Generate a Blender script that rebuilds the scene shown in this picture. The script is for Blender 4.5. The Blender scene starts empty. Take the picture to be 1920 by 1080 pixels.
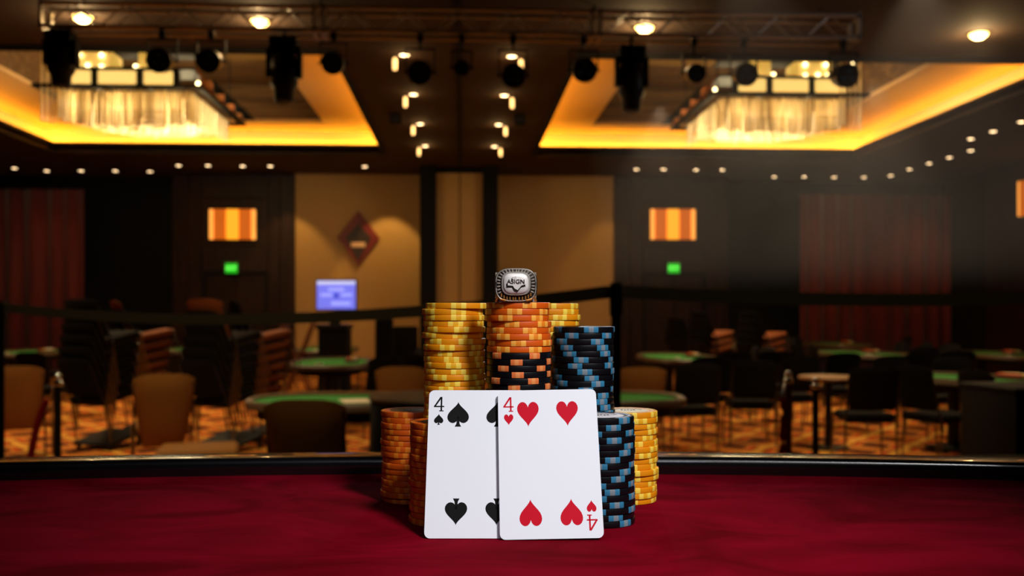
import bpy, bmesh, math, random
from mathutils import Matrix, Vector, Euler
random.seed(7)
PI = math.pi
SC = bpy.context.scene
COL = SC.collection

# ------------------------------------------------------------------ camera, world, exposure
FPX, CX, HY = 1800.0, 960.0, 585.0           # focal length in px of the 1920 frame, centre, horizon row
TH = math.atan2(92.0, FPX)                    # camera is turned this far right of the room axis
CT, ST = math.cos(TH), math.sin(TH)
CZ = 1.45                                     # lens height over the ballroom floor
cam_data = bpy.data.cameras.new('camera')
cam_data.sensor_width = 36.0
cam_data.lens = FPX / 1920.0 * 36.0
cam_data.shift_y = (HY - 540.0) / 1920.0
cam_data.clip_start = 0.01
cam_data.clip_end = 100
cam_data.dof.use_dof = True
cam_data.dof.focus_distance = 0.552
cam_data.dof.aperture_fstop = 10.5
cam = bpy.data.objects.new('camera', cam_data)
cam.location = (0, 0, CZ)
cam.rotation_euler = (PI/2, 0, -TH)
COL.objects.link(cam)
SC.camera = cam
SC.view_settings.view_transform = 'Standard'
SC.view_settings.look = 'None'
SC.view_settings.gamma = 1.0
SC.view_settings.use_curve_mapping = False
SC.view_settings.exposure = 0.0
world = bpy.data.worlds.new('world')
SC.world = world
world.use_nodes = True
world.node_tree.nodes['Background'].inputs[0].default_value = (0.9, 0.75, 0.55, 1)
world.node_tree.nodes['Background'].inputs[1].default_value = 0.0015


def fgp(X, Z, h):
    """camera-frame point (right, forward, height over felt) in metres -> world"""
    return Vector((X*CT + Z*ST, -X*ST + Z*CT, CZ - 0.125 + h))


def lamp(name, kind, loc, energy, color, target=None, size=0.1, spot=None, blend=0.5):
    d = bpy.data.lights.new(name, kind)
    d.energy = energy
    d.color = color
    if kind == 'AREA':
        d.shape = 'DISK'
        d.size = size
    else:
        d.shadow_soft_size = size
    if kind == 'SPOT':
        d.spot_size = math.radians(spot)
        d.spot_blend = blend
    o = bpy.data.objects.new(name, d)
    o.location = loc
    if target is not None:
        o.rotation_euler = (Vector(target) - Vector(loc)).to_track_quat('-Z', 'Y').to_euler()
    COL.objects.link(o)
    return o


WHITE = (1.0, 0.975, 0.965)
# stage key lamp above right of the photographer
lamp('stage_key_lamp', 'SPOT', fgp(0.52, -0.20, 1.0), 74, WHITE, fgp(0.04, 0.52, 0.05), size=0.12, spot=29, blend=1.0)
lamp('added_fill_lamp', 'SPOT', fgp(0.10, -0.75, 0.95), 10, (0.86, 0.9, 1.0), fgp(0.0, 0.55, 0.03), size=0.2, spot=27, blend=1.0)  # unseen cool fill added to brighten the front of the stacks
AMB = (1.0, 0.66, 0.28)
WARM = (1.0, 0.72, 0.40)
for (x, y, e) in ((-5.2, 9.2, 150), (-3.0, 7.6, 110), (-5.2, 13.2, 130), (-2.6, 12.6, 110), (-3.0, 17.5, 120), (-7.0, 16.5, 60),
                  (4.2, 8.6, 120), (2.2, 7.6, 90), (5.6, 12.8, 130), (3.0, 14.5, 120), (4.6, 18.2, 120), (6.6, 9.2, 110)):
    lamp('ceiling_spot', 'SPOT', (x, y, 4.62), e*2.3, WARM, (x, y, 0), size=0.06, spot=78, blend=0.6)
for (x, y, tx, ty, e) in ((-2.6, 1.6, -1.6, 4.6, 40), (1.8, 1.2, .9, 4.0, 16)):
    lamp('added_belt_spot', 'SPOT', (x, y, 4.6), e, WARM, (tx, ty, 1.4), size=0.06, spot=60, blend=1.0)  # unseen spots added so the barrier belt catches some light
for (x, y, e) in ((-2.5, 5.75, 260), (-.6, 6.6, 90), (1.4, 6.8, 90), (-1.1, 4.95, 110)):
    lamp('added_chair_spot', 'SPOT', (x, y, 4.62), e, WARM, (x, y+(2.3 if y > 5 else 1.1), .6), size=0.06, spot=70, blend=.8)  # unseen spots added to brighten the backs of the tan chairs
lamp('added_rail_spot', 'SPOT', (1.4, 9.85, 4.28), 130, (.86, .92, 1.0), fgp(0.12, .70, 0), size=.06, spot=11, blend=1.0)  # added at the truss to draw a highlight along the rail
HAZE = 0.0125
lamp('added_haze_spot', 'SPOT', (11.6, 5.2, 4.3), 420, (.92, .96, 1.0), (4.5, 13.5, 4.0), size=.1, spot=58, blend=1.0)  # unseen neutral spot added to make the haze show
# wall washers
for (x, e, bl) in ((-4.05, 100, .3), (-1.75, 150, .3), (0.9, 10, .8), (3.5, 34, .5)):
    lamp('wall_washer', 'SPOT', (x, 21.75, 4.62), e, (1.0, 0.64, 0.2), (x, 22.75, 1.6), size=0.06, spot=62, blend=bl)
for (x, e) in ((-9.7, 9), (8.5, 12), (11.2, 24)):
    lamp('curtain_washer', 'SPOT', (x, 21.9, 4.6), e, (1.0, 0.6, 0.3), (x, 23.3, 2.0), size=0.06, spot=70, blend=1.0)


# ------------------------------------------------------------------ helpers
def lin(c):
    return tuple(((v/255.0)/12.92 if v/255.0 <= 0.04045 else (((v/255.0)+0.055)/1.055)**2.4) for v in c)


MATS = {}


def mat(name, rgb, rough=0.5, metal=0.0, emit=None, estr=0.0, noise=0.0, nscale=40.0, bump=0.0, sheen=0.0, coat=0.0, trans=0.0, spec=0.5):
    m = bpy.data.materials.new(name)
    m.use_nodes = True
    nt = m.node_tree
    b = nt.nodes['Principled BSDF']
    col = lin(rgb) + (1,)
    b.inputs['Base Color'].default_value = col
    b.inputs['Roughness'].default_value = rough
    b.inputs['Specular IOR Level'].default_value = spec
    b.inputs['Metallic'].default_value = metal
    b.inputs['Sheen Weight'].default_value = sheen
    b.inputs['Coat Weight'].default_value = coat
    b.inputs['Transmission Weight'].default_value = trans
    if emit is not None:
        b.inputs['Emission Color'].default_value = lin(emit) + (1,)
        b.inputs['Emission Strength'].default_value = estr
    if noise > 0 or bump > 0:
        tc = nt.nodes.new('ShaderNodeTexCoord')
        n = nt.nodes.new('ShaderNodeTexNoise')
        n.inputs['Scale'].default_value = nscale
        n.inputs['Detail'].default_value = 4
        nt.links.new(tc.outputs['Object'], n.inputs['Vector'])
        if noise > 0:
            mx = nt.nodes.new('ShaderNodeMix')
            mx.data_type = 'RGBA'
            mx.inputs[6].default_value = tuple(max(0, v*(1-noise)) for v in col[:3]) + (1,)
            mx.inputs[7].default_value = tuple(min(1, v*(1+noise)) for v in col[:3]) + (1,)
            nt.links.new(n.outputs['Fac'], mx.inputs[0])
            nt.links.new(mx.outputs[2], b.inputs['Base Color'])
        if bump > 0:
            bp = nt.nodes.new('ShaderNodeBump')
            bp.inputs['Strength'].default_value = bump
            bp.inputs['Distance'].default_value = 0.01
            nt.links.new(n.outputs['Fac'], bp.inputs['Height'])
            nt.links.new(bp.outputs['Normal'], b.inputs['Normal'])
    MATS[name] = m
    return m


class MB:
    """collects shapes into one mesh"""
    def __init__(s):
        s.v, s.f, s.m = [], [], []

    def add(s, verts, faces, mi=0, M=None):
        o = len(s.v)
        for p in verts:
            s.v.append(tuple(M @ Vector(p)) if M is not None else tuple(p))
        for f in faces:
            s.f.append([i+o for i in f])
            s.m.append(mi)
        return s

    def box(s, c, d, mi=0, M=None):
        x, y, z = c
        a, b, h = d[0]/2, d[1]/2, d[2]/2
        vs = [(x+i*a, y+j*b, z+k*h) for k in (-1, 1) for j in (-1, 1) for i in (-1, 1)]
        return s.add(vs, [(0, 2, 3, 1), (4, 5, 7, 6), (0, 1, 5, 4), (2, 6, 7, 3), (0, 4, 6, 2), (1, 3, 7, 5)], mi, M)

    def rbox(s, c, d, r=0.01, seg=2, mi=0, M=None):
        bm = bmesh.new()
        bmesh.ops.create_cube(bm, size=1.0)
        for v in bm.verts:
            v.co = Vector((v.co.x*d[0], v.co.y*d[1], v.co.z*d[2]))
        bmesh.ops.bevel(bm, geom=list(bm.edges), offset=r, segments=seg, profile=0.5, affect='EDGES')
        bm.verts.index_update()
        vs = [(v.co.x+c[0], v.co.y+c[1], v.co.z+c[2]) for v in bm.verts]
        fs = [[v.index for v in f.verts] for f in bm.faces]
        bm.free()
        return s.add(vs, fs, mi, M)

    def tube(s, p0, p1, r0, r1=None, n=8, mi=0, cap=True, M=None):
        p0, p1 = Vector(p0), Vector(p1)
        r1 = r0 if r1 is None else r1
        d = (p1-p0).normalized()
        u = d.orthogonal().normalized()
        w = d.cross(u)
        vs = []
        for p, r in ((p0, r0), (p1, r1)):
            for i in range(n):
                a = 2*PI*i/n
                vs.append(p + u*(r*math.cos(a)) + w*(r*math.sin(a)))
        fs = [(i, (i+1) % n, n+(i+1) % n, n+i) for i in range(n)]
        if cap:
            fs += [tuple(range(n-1, -1, -1)), tuple(range(n, 2*n))]
        return s.add(vs, fs, mi, M)

    def path(s, pts, r, n=8, mi=0, M=None):
        for a, b in zip(pts[:-1], pts[1:]):
            s.tube(a, b, r, r, n, mi, True, M)
        return s

    def sweep(s, pts, r, n=8, mi=0, M=None):
        """one smooth tube through a list of points"""
        pts = [Vector(p) for p in pts]
        ref = Vector((0, 0, 1))
        vs, fs = [], []
        L = len(pts)
        for i, p in enumerate(pts):
            d = (pts[min(i+1, L-1)] - pts[max(i-1, 0)]).normalized()
            u = d.cross(ref)
            u = u.normalized() if u.length > 1e-4 else d.orthogonal().normalized()
            w = d.cross(u)
            for k in range(n):
                a = 2*PI*k/n
                vs.append(p + u*(r*math.cos(a)) + w*(r*math.sin(a)))
        for i in range(L-1):
            for k in range(n):
                fs.append((i*n+k, i*n+(k+1) % n, (i+1)*n+(k+1) % n, (i+1)*n+k))
        fs += [tuple(range(n-1, -1, -1)), tuple(range((L-1)*n, L*n))]
        return s.add(vs, fs, mi, M)

    def lathe(s, prof, n=24, mi=0, M=None, a0=0.0, a1=None):
        """profile of (r, z); closed round z unless a1 given"""
        full = a1 is None
        cols = n if full else n+1
        vs, fs = [], []
        for i in range(cols):
            a = 2*PI*i/n if full else a0 + (a1-a0)*i/n
            for r, z in prof:
                vs.append((r*math.cos(a), r*math.sin(a), z))
        k = len(prof)
        for i in range(n):
            j = (i+1) % cols
            for q in range(k-1):
                f = (i*k+q, j*k+q, j*k+q+1, i*k+q+1)
                if prof[q][0] < 1e-9:
                    f = (i*k+q, j*k+q+1, i*k+q+1)
                elif prof[q+1][0] < 1e-9:
                    f = (i*k+q, j*k+q, i*k+q+1)
                fs.append(f)
        return s.add(vs, fs, mi, M)

    def prism(s, poly, z0, z1, mi=0, M=None):
        n = len(poly)
        vs = [(x, y, z0) for x, y in poly] + [(x, y, z1) for x, y in poly]
        fs = [tuple(range(n-1, -1, -1)), tuple(range(n, 2*n))]
        fs += [(i, (i+1) % n, n+(i+1) % n, n+i) for i in range(n)]
        return s.add(vs, fs, mi, M)

    def mesh(s, name, mats, smooth=None):
        me = bpy.data.meshes.new(name)
        me.from_pydata(s.v, [], s.f)
        for m in (mats if isinstance(mats, (list, tuple)) else [mats]):
            me.materials.append(m)
        if any(s.m):
            me.polygons.foreach_set('material_index', s.m)
        bm = bmesh.new()
        bm.from_mesh(me)
        bmesh.ops.recalc_face_normals(bm, faces=list(bm.faces))
        bm.to_mesh(me)
        bm.free()
        if smooth is not None:
            me.polygons.foreach_set('use_smooth', [True]*len(me.polygons))
            me.set_sharp_from_angle(angle=math.radians(smooth))
        me.update()
        return me

    def build(s, name, mats, parent=None, smooth=None, loc=None, M=None):
        o = bpy.data.objects.new(name, s.mesh(name, mats, smooth))
        COL.objects.link(o)
        if parent is not None:
            o.parent = parent
        if M is not None:
            o.matrix_local = M
        elif loc is not None:
            o.location = loc
        return o


def tag(o, label=None, cat=None, group=None, kind=None):
    if label:
        o['label'] = label
    if cat:
        o['category'] = cat
    if group:
        o['group'] = group
    if kind:
        o['kind'] = kind
    return o


def empty(name, loc=(0, 0, 0), rz=0.0, label=None, cat=None, group=None, M=None):
    o = bpy.data.objects.new(name, None)
    o.empty_display_size = 0.05
    if M is not None:
        o.matrix_world = M
    else:
        o.location = loc
        o.rotation_euler = (0, 0, rz)
    COL.objects.link(o)
    return tag(o, label, cat, group)


def inst(name, me, parent=None, loc=None, M=None):
    o = bpy.data.objects.new(name, me)
    COL.objects.link(o)
    if parent is not None:
        o.parent = parent
    if M is not None:
        o.matrix_local = M
    elif loc is not None:
        o.location = loc
    return o


KIDS = {}


def copy_tree(o, parent=None):
    c = o.copy()
    COL.objects.link(c)
    if parent is not None:
        c.parent = parent
    for ch in KIDS.get(o.name, None) or list(o.children):
        copy_tree(ch, c)
    return c


def struct(o):
    o['kind'] = 'structure'
    return o


def ray(px, py):
    u = (px-CX)/FPX
    return Vector((u*CT + ST, -u*ST + CT, (HY-py)/FPX))


def on_y(px, py, Y):
    d = ray(px, py)
    return Vector((0, 0, CZ)) + d*(Y/d.y)


def on_z(px, py, z):
    d = ray(px, py)
    return Vector((0, 0, CZ)) + d*((z-CZ)/d.z)


def at_d(px, d, z=0.0):
    u = (px-CX)/FPX
    return Vector(((u*CT + ST)*d, (-u*ST + CT)*d, z))


ORD = ['topmost', 'second', 'third', 'fourth', 'fifth', 'sixth', 'seventh', 'eighth', 'ninth', 'tenth', 'eleventh', 'twelfth',
       'thirteenth', 'fourteenth', 'fifteenth', 'sixteenth', 'seventeenth', 'eighteenth', 'nineteenth', 'twentieth']
ORD += ['twenty-' + w for w in ('first', 'second', 'third', 'fourth', 'fifth', 'sixth', 'seventh', 'eighth', 'ninth')]
ORD += ['thirtieth'] + ['thirty-' + w for w in ('first', 'second', 'third', 'fourth', 'fifth', 'sixth')]

# ------------------------------------------------------------------ materials
M_dark = mat('dark_paint', (20, 15, 12), 0.7, spec=.2)
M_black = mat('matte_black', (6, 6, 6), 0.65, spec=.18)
M_blackmetal = mat('black_metal', (20, 20, 22), 0.4, 0.3)
M_soffit = mat('soffit_paint', (62, 45, 31), 0.85, noise=0.06, nscale=3)
M_cove = mat('cove_paint', (236, 226, 200), 0.8)
M_ring = mat('cove_ceiling_paint', (190, 150, 100), 0.8)
M_taupe = mat('taupe_wallcovering', (176, 136, 80), 0.75, noise=0.08, nscale=30)
M_chrome = mat('chrome', (200, 200, 205), 0.18, 1.0)
M_alu = mat('truss_aluminium', (176, 166, 156), 0.42, 0.6)
M_blackfab = mat('black_fabric', (14, 12, 11), 0.9, noise=0.2, nscale=60, spec=0.15)
M_tanfab = mat('tan_fabric', (126, 84, 34), 0.8, noise=0.12, nscale=90, spec=.2)
M_brownfab = mat('rust_brown_fabric', (124, 66, 30), 0.8, noise=0.12, nscale=90, spec=.2)
M_green = mat('green_felt', (60, 124, 58), 0.95, noise=0.1, nscale=30, spec=.1)
M_padding = mat('padded_vinyl', (78, 58, 38), 0.45)
M_woodtan = mat('tan_laminate', (168, 128, 80), 0.45, noise=0.15, nscale=12)
M_rope = mat('red_velvet', (104, 10, 14), 0.85, spec=.1)
M_leg = mat('worn_chrome', (120, 114, 108), 0.3, 1.0)
M_belt = mat('belt_webbing', (120, 114, 88), 0.8)
M_ivory = mat('ivory_plastic', (220, 205, 180), 0.5)
M_red_pl = mat('red_print', (170, 50, 30), 0.6)
M_gold_pl = mat('gold_print', (205, 160, 60), 0.6)

# wood panelling
def wood(name, c0, c1, scale=3.0, rough=0.45, horiz=False):
    m = mat(name, c0, rough, spec=.15)
    nt = m.node_tree
    b = nt.nodes['Principled BSDF']
    tc = nt.nodes.new('ShaderNodeTexCoord')
    mp = nt.nodes.new('ShaderNodeMapping')
    mp.inputs['Scale'].default_value = (0.4, 6, 6) if horiz else (6, 6, 0.5)
    n = nt.nodes.new('ShaderNodeTexNoise')
    n.inputs['Scale'].default_value = scale
    n.inputs['Detail'].default_value = 5
    r = nt.nodes.new('ShaderNodeValToRGB')
    r.color_ramp.elements[0].position = 0.35
    r.color_ramp.elements[0].color = lin(c0) + (1,)
    r.color_ramp.elements[1].position = 0.65
    r.color_ramp.elements[1].color = lin(c1) + (1,)
    nt.links.new(tc.outputs['Object'], mp.inputs['Vector'])
    nt.links.new(mp.outputs['Vector'], n.inputs['Vector'])
    nt.links.new(n.outputs['Fac'], r.inputs['Fac'])
    nt.links.new(r.outputs['Color'], b.inputs['Base Color'])
    return m


M_wood = wood('dark_walnut', (30, 14, 8), (48, 25, 13))
M_ceilwood = wood('ceiling_veneer', (70, 50, 32), (112, 84, 54), 2.0, 0.6, True)

# suede felt of the near table
M_suede = mat('red_suede', (128, 6, 24), 1.0)
nt = M_suede.node_tree
b = nt.nodes['Principled BSDF']
b.inputs['Specular IOR Level'].default_value = 0.03
tc = nt.nodes.new('ShaderNodeTexCoord')
mp = nt.nodes.new('ShaderNodeMapping')
mp.inputs['Scale'].default_value = (1.0, 1.6, 1.0)
mp.inputs['Rotation'].default_value = (0, 0, 0.5)
n1 = nt.nodes.new('ShaderNodeTexNoise')
n1.inputs['Scale'].default_value = 9
n1.inputs['Detail'].default_value = 3
n1.inputs['Distortion'].default_value = 1.6
r1 = nt.nodes.new('ShaderNodeValToRGB')
r1.color_ramp.elements[0].position = 0.34
r1.color_ramp.elements[0].color = lin((94, 1, 13)) + (1,)
r1.color_ramp.elements[1].position = 0.62
r1.color_ramp.elements[1].color = lin((126, 3, 27)) + (1,)
n2 = nt.nodes.new('ShaderNodeTexNoise')
n2.inputs['Scale'].default_value = 900
n2.inputs['Detail'].default_value = 2
bp = nt.nodes.new('ShaderNodeBump')
bp.inputs['Strength'].default_value = 0.35
bp.inputs['Distance'].default_value = 0.0006
nt.links.new(tc.outputs['Object'], mp.inputs['Vector'])
nt.links.new(mp.outputs['Vector'], n1.inputs['Vector'])
nt.links.new(n1.outputs['Fac'], r1.inputs['Fac'])
nt.links.new(r1.outputs['Color'], b.inputs['Base Color'])
nt.links.new(tc.outputs['Object'], n2.inputs['Vector'])
nt.links.new(n2.outputs['Fac'], bp.inputs['Height'])
nt.links.new(bp.outputs['Normal'], b.inputs['Normal'])

M_rail = mat('black_rail_vinyl', (9, 10, 13), 0.25, bump=0.012, nscale=400, spec=.6, coat=.7)

# casino carpet: crossing gold bands, rust field, dark ovals
M_carpet = mat('patterned_carpet', (150, 80, 30), 0.95)
nt = M_carpet.node_tree
b = nt.nodes['Principled BSDF']
b.inputs['Specular IOR Level'].default_value = 0.1
tc = nt.nodes.new('ShaderNodeTexCoord')
wn = nt.nodes.new('ShaderNodeTexNoise')
wn.inputs['Scale'].default_value = 0.9
sep = nt.nodes.new('ShaderNodeSeparateXYZ')
nt.links.new(tc.outputs['Object'], sep.inputs[0])
nt.links.new(tc.outputs['Object'], wn.inputs['Vector'])


def mth(op, a, bb=None):
    nd = nt.nodes.new('ShaderNodeMath')
    nd.operation = op
    for i, q in enumerate((a, bb)):
        if q is None:
            continue
        if isinstance(q, (int, float)):
            nd.inputs[i].default_value = q
        else:
            nt.links.new(q, nd.inputs[i])
    return nd.outputs[0]


wob = mth('MULTIPLY', wn.outputs['Fac'], .35)
sx = mth('ADD', sep.outputs[0], wob)
sy = mth('MULTIPLY', sep.outputs[1], 0.8)
pa = mth('ABSOLUTE', mth('SINE', mth('MULTIPLY', mth('ADD', sx, sy), PI/.78)))
pb = mth('ABSOLUTE', mth('SINE', mth('MULTIPLY', mth('SUBTRACT', sx, sy), PI/.78)))
mn = mth('MINIMUM', pa, pb)
mxx = mth('MULTIPLY', pa, pb)
rr = nt.nodes.new('ShaderNodeValToRGB')
cr = rr.color_ramp
cr.interpolation = 'LINEAR'
cr.elements[0].position = 0.0
cr.elements[0].color = lin((214, 160, 72)) + (1,)
cr.elements[1].position = 1.0
cr.elements[1].color = lin((66, 30, 14)) + (1,)
for p, c in ((0.2, (206, 140, 50)), (0.27, (110, 48, 16)), (0.42, (176, 72, 24)), (0.60, (206, 92, 30)), (0.70, (210, 148, 64)), (0.75, (60, 28, 14))):
    e = cr.elements.new(p)
    e.color = lin(c) + (1,)
nt.links.new(mth('ADD', mth('MULTIPLY', mn, 0.6), mth('MULTIPLY', mxx, 0.4)), rr.inputs['Fac'])
nt.links.new(rr.outputs['Color'], b.inputs['Base Color'])

M_lens = mat('lit_lens', (255, 240, 210), 0.4, emit=(255, 214, 160), estr=9)
M_biglens = mat('lit_dome_lens', (255, 240, 210), 0.4, emit=(255, 196, 100), estr=14)
M_tubeglass = mat('lit_glass_tube', (255, 230, 190), 0.3, emit=(255, 196, 116), estr=2.6)
M_cove_led = mat('cove_led', (255, 200, 90), 0.5, emit=(255, 176, 44), estr=64)
M_trim = mat('bronze_trim', (70, 56, 42), 0.4, 0.4)

# ------------------------------------------------------------------ room shell
ZS = 4.70          # soffit
HOLES = ((-8.16, -1.62), (1.47, 8.12))
Y0, Y1 = 12.0, 19.6
XL, XR = -11.8, 12.1
YB, YF = 23.6, -5.0


def slab(name, x0, x1, y0, y1, z0, z1, m, parent=None, kind=True):
    o = MB().box(((x0+x1)/2, (y0+y1)/2, (z0+z1)/2), (x1-x0, y1-y0, z1-z0)).build(name, m, parent)
    if kind and parent is None:
        struct(o)
    return o


slab('floor', XL-0.2, XR+0.2, YF, YB+0.2, -0.1, 0.0, M_carpet)
# one ceiling piece: soffit strips around both trays
mb = MB()
for (x0, x1, y0, y1) in ((XL, XR, YF, Y0), (XL, XR, Y1, YB), (XL, HOLES[0][0], Y0, Y1), (HOLES[0][1], HOLES[1][0], Y0, Y1), (HOLES[1][1], XR, Y0, Y1)):
    mb.box(((x0+x1)/2, (y0+y1)/2, ZS+0.04), (x1-x0, y1-y0, 0.08))
ceiling = struct(mb.build('ceiling', M_soffit))
for hi, (xa, xb) in enumerate(HOLES):
    ya, yb = Y0, Y1
    off, ins = 0.34, 0.62
    zr, zt = 5.16, 5.9
    mb = MB()
    for (x0, x1, y0, y1) in ((xa-off-.06, xa-off, ya-off, yb+off), (xb+off, xb+off+.06, ya-off, yb+off), (xa-off, xb+off, ya-off-.06, ya-off), (xa-off, xb+off, yb+off, yb+off+.06)):
        mb.box(((x0+x1)/2, (y0+y1)/2, (ZS+0.08+zr)/2), (x1-x0, y1-y0, zr-ZS-0.08))
    struct(mb.build('trim_%d' % (1+hi*4), M_cove))
    sx0, sx1, sy0, sy1 = xa+1.1, xb-1.1, ya+ins, yb-ins
    mb = MB()
    for (x0, x1, y0, y1) in ((xa-off-.06, sx0, ya-off-.06, yb+off+.06), (sx1, xb+off+.06, ya-off-.06, yb+off+.06), (sx0, sx1, ya-off-.06, sy0), (sx0, sx1, sy1, yb+off+.06)):
        mb.box(((x0+x1)/2, (y0+y1)/2, zr+0.03), (x1-x0, y1-y0, 0.06))
    struct(mb.build('trim_%d' % (2+hi*4), M_ring))
    mb = MB()
    for (x0, x1, y0, y1) in ((sx0-.04, sx0, sy0, sy1), (sx1, sx1+.04, sy0, sy1), (sx0-.04, sx1+.04, sy0-.04, sy0), (sx0-.04, sx1+.04, sy1, sy1+.04)):
        mb.box(((x0+x1)/2, (y0+y1)/2, (zr+.06+zt)/2), (x1-x0, y1-y0, zt-zr-.06))
    mb.box(((sx0+sx1)/2, (sy0+sy1)/2, zt+.03), (sx1-sx0+.1, sy1-sy0+.1, .06))
    struct(mb.build('trim_%d' % (3+hi*4), M_ceilwood))
    # lip round the opening
    mb = MB()
    for (x0, x1, y0, y1) in ((xa-.05, xa, ya-.05, yb+.05), (xb, xb+.05, ya-.05, yb+.05), (xa, xb, ya-.05, ya), (xa, xb, yb, yb+.05)):
        mb.box(((x0+x1)/2, (y0+y1)/2, 4.74), (x1-x0, y1-y0, 0.22))
    struct(mb.build('trim_%d' % (4+hi*4), M_dark))
    side = 'left' if hi == 0 else 'right'
    lt = empty('cove_light', ((xa+xb)/2, (ya+yb)/2, ZS+.08), 0, 'amber light strip hidden in the cove of the %s ceiling tray' % side, 'cove light')
    o = 0.27
    hx, hy = (xb-xa)/2+o, (yb-ya)/2+o
    for (cx, cy, dx, dy) in ((-hx, 0, .03, 2*hy), (hx, 0, .03, 2*hy), (0, -hy, 2*hx, .03), (0, hy, 2*hx, .03)):
        MB().box((cx, cy, .012), (dx, dy, .024)).build('light_strip', M_cove_led, lt)
# seam of the airwall track down the middle bay
slab('trim_9', -0.10, -0.02, 4.0, 21.4, 4.66, 4.70, M_black)

# back wall and its panels (x from pixel columns on each plane)
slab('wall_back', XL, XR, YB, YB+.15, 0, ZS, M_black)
slab('wall_right', XR, XR+.15, YF, YB+.15, 0, ZS, M_dark)
slab('wall_left', XL-.15, XL, YF, YB+.15, 0, ZS, M_dark)
slab('wall_front', XL, XR, YF-.15, YF, 0, ZS, M_dark)


def px_x(px, Y):
    return on_y(px, HY, Y).x


def wall_piece(name, p0, p1, Y, depth, z0, z1, m, parent=None):
    return slab(name, px_x(p0, Y), px_x(p1, Y), Y, Y+depth, z0, z1, m, parent)


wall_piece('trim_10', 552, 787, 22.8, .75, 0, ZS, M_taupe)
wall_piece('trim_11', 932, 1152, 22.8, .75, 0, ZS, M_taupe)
# airwall pocket: two dark jambs, two taupe leaves
wall_piece('trim_12', 787, 818, 21.4, 1.4, 0, ZS, M_black)
wall_piece('trim_13', 905, 934, 21.4, 1.4, 0, ZS, M_black)
pk = struct(empty('door_3', ((px_x(862, 21.6)), 21.6, 0)))
cx = pk.location.x
for p0, p1 in ((818, 861), (863, 905)):
    a, bb = px_x(p0, 21.6)-cx, px_x(p1, 21.6)-cx
    MB().rbox(((a+bb)/2, .05, 2.3), (bb-a, .08, 4.55), .008, 1).build('door_leaf', M_taupe, pk)
MB().box(((px_x(818, 21.6)+px_x(905, 21.6))/2-cx, .05, 4.62), (px_x(905, 21.6)-px_x(818, 21.6), .08, .1)).build('head_rail', M_black, pk)

# walnut door bays
for k, (p0, p1, d0, d1) in enumerate(((322, 552, 382, 498), (1152, 1366, 1210, 1322))):
    Y = 22.7
    x0, x1 = px_x(p0, Y), px_x(p1, Y)
    e0, e1 = px_x(d0, Y), px_x(d1, Y)
    zd = 2.34
    bay = struct(empty('door_%d' % (k+1), ((e0+e1)/2, Y, 0)))
    cx = (e0+e1)/2
    # surround of vertical veneer panels, each a piece
    for (a, c, z0, z1) in ((x0, (x0+e0)/2-.006, 0, ZS-.03), ((x0+e0)/2+.006, e0-.06, 0, ZS-.03), (e1+.06, (e1+x1)/2-.006, 0, ZS-.03), ((e1+x1)/2+.006, x1, 0, ZS-.03),
                           (e0-.05, e1+.05, zd+.07, 3.0), (e0-.05, e1+.05, 3.012, 4.1), (e0-.05, e1+.05, 4.112, ZS-.03)):
        MB().rbox(((a+c)/2-cx, .07, (z0+z1)/2), (c-a, .1, z1-z0), .006, 1).build('veneer_panel', M_wood, bay)
    f = MB()
    f.box((e0-cx-.02, .1, zd/2), (.06, .16, zd))
    f.box((e1-cx+.02, .1, zd/2), (.06, .16, zd))
    f.box((0, .1, zd+.035), (e1-e0+.1, .16, .07))
    f.build('door_frame', M_dark, bay)
    w = (e1-e0-.04)/2
    for s in (-1, 1):
        lf = MB().rbox((s*(w/2+.004), .14, zd/2), (w-.006, .05, zd-.02), .005, 1).build('door_leaf', M_wood, bay)
        h = MB()
        h.tube((s*.07, .08, .95), (s*.07, .08, 1.25), .012, n=6)
        h.tube((s*.07, .08, .98), (s*.07, .12, .98), .008, n=6)
        h.tube((s*.07, .08, 1.22), (s*.07, .12, 1.22), .008, n=6)
        h.build('door_handle', M_chrome, lf)
# right wall pilaster
slab('trim_14', XR-.14, XR, 17.4, 21.4, 0, ZS, M_wood)
slab('baseboard_back', XL, px_x(322, 23.5), 23.5, 23.6, 0, .15, M_dark)

# stage under the near table
struct(MB().rbox((0.3, .9, .3), (15, 9.3, .6), .02, 1).build('floor_stage', M_black))

# curtains: one wavy cloth each
M_curtain = mat('red_curtain', (104, 18, 14), 0.75, noise=0.15, nscale=6, sheen=0.3)


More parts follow.
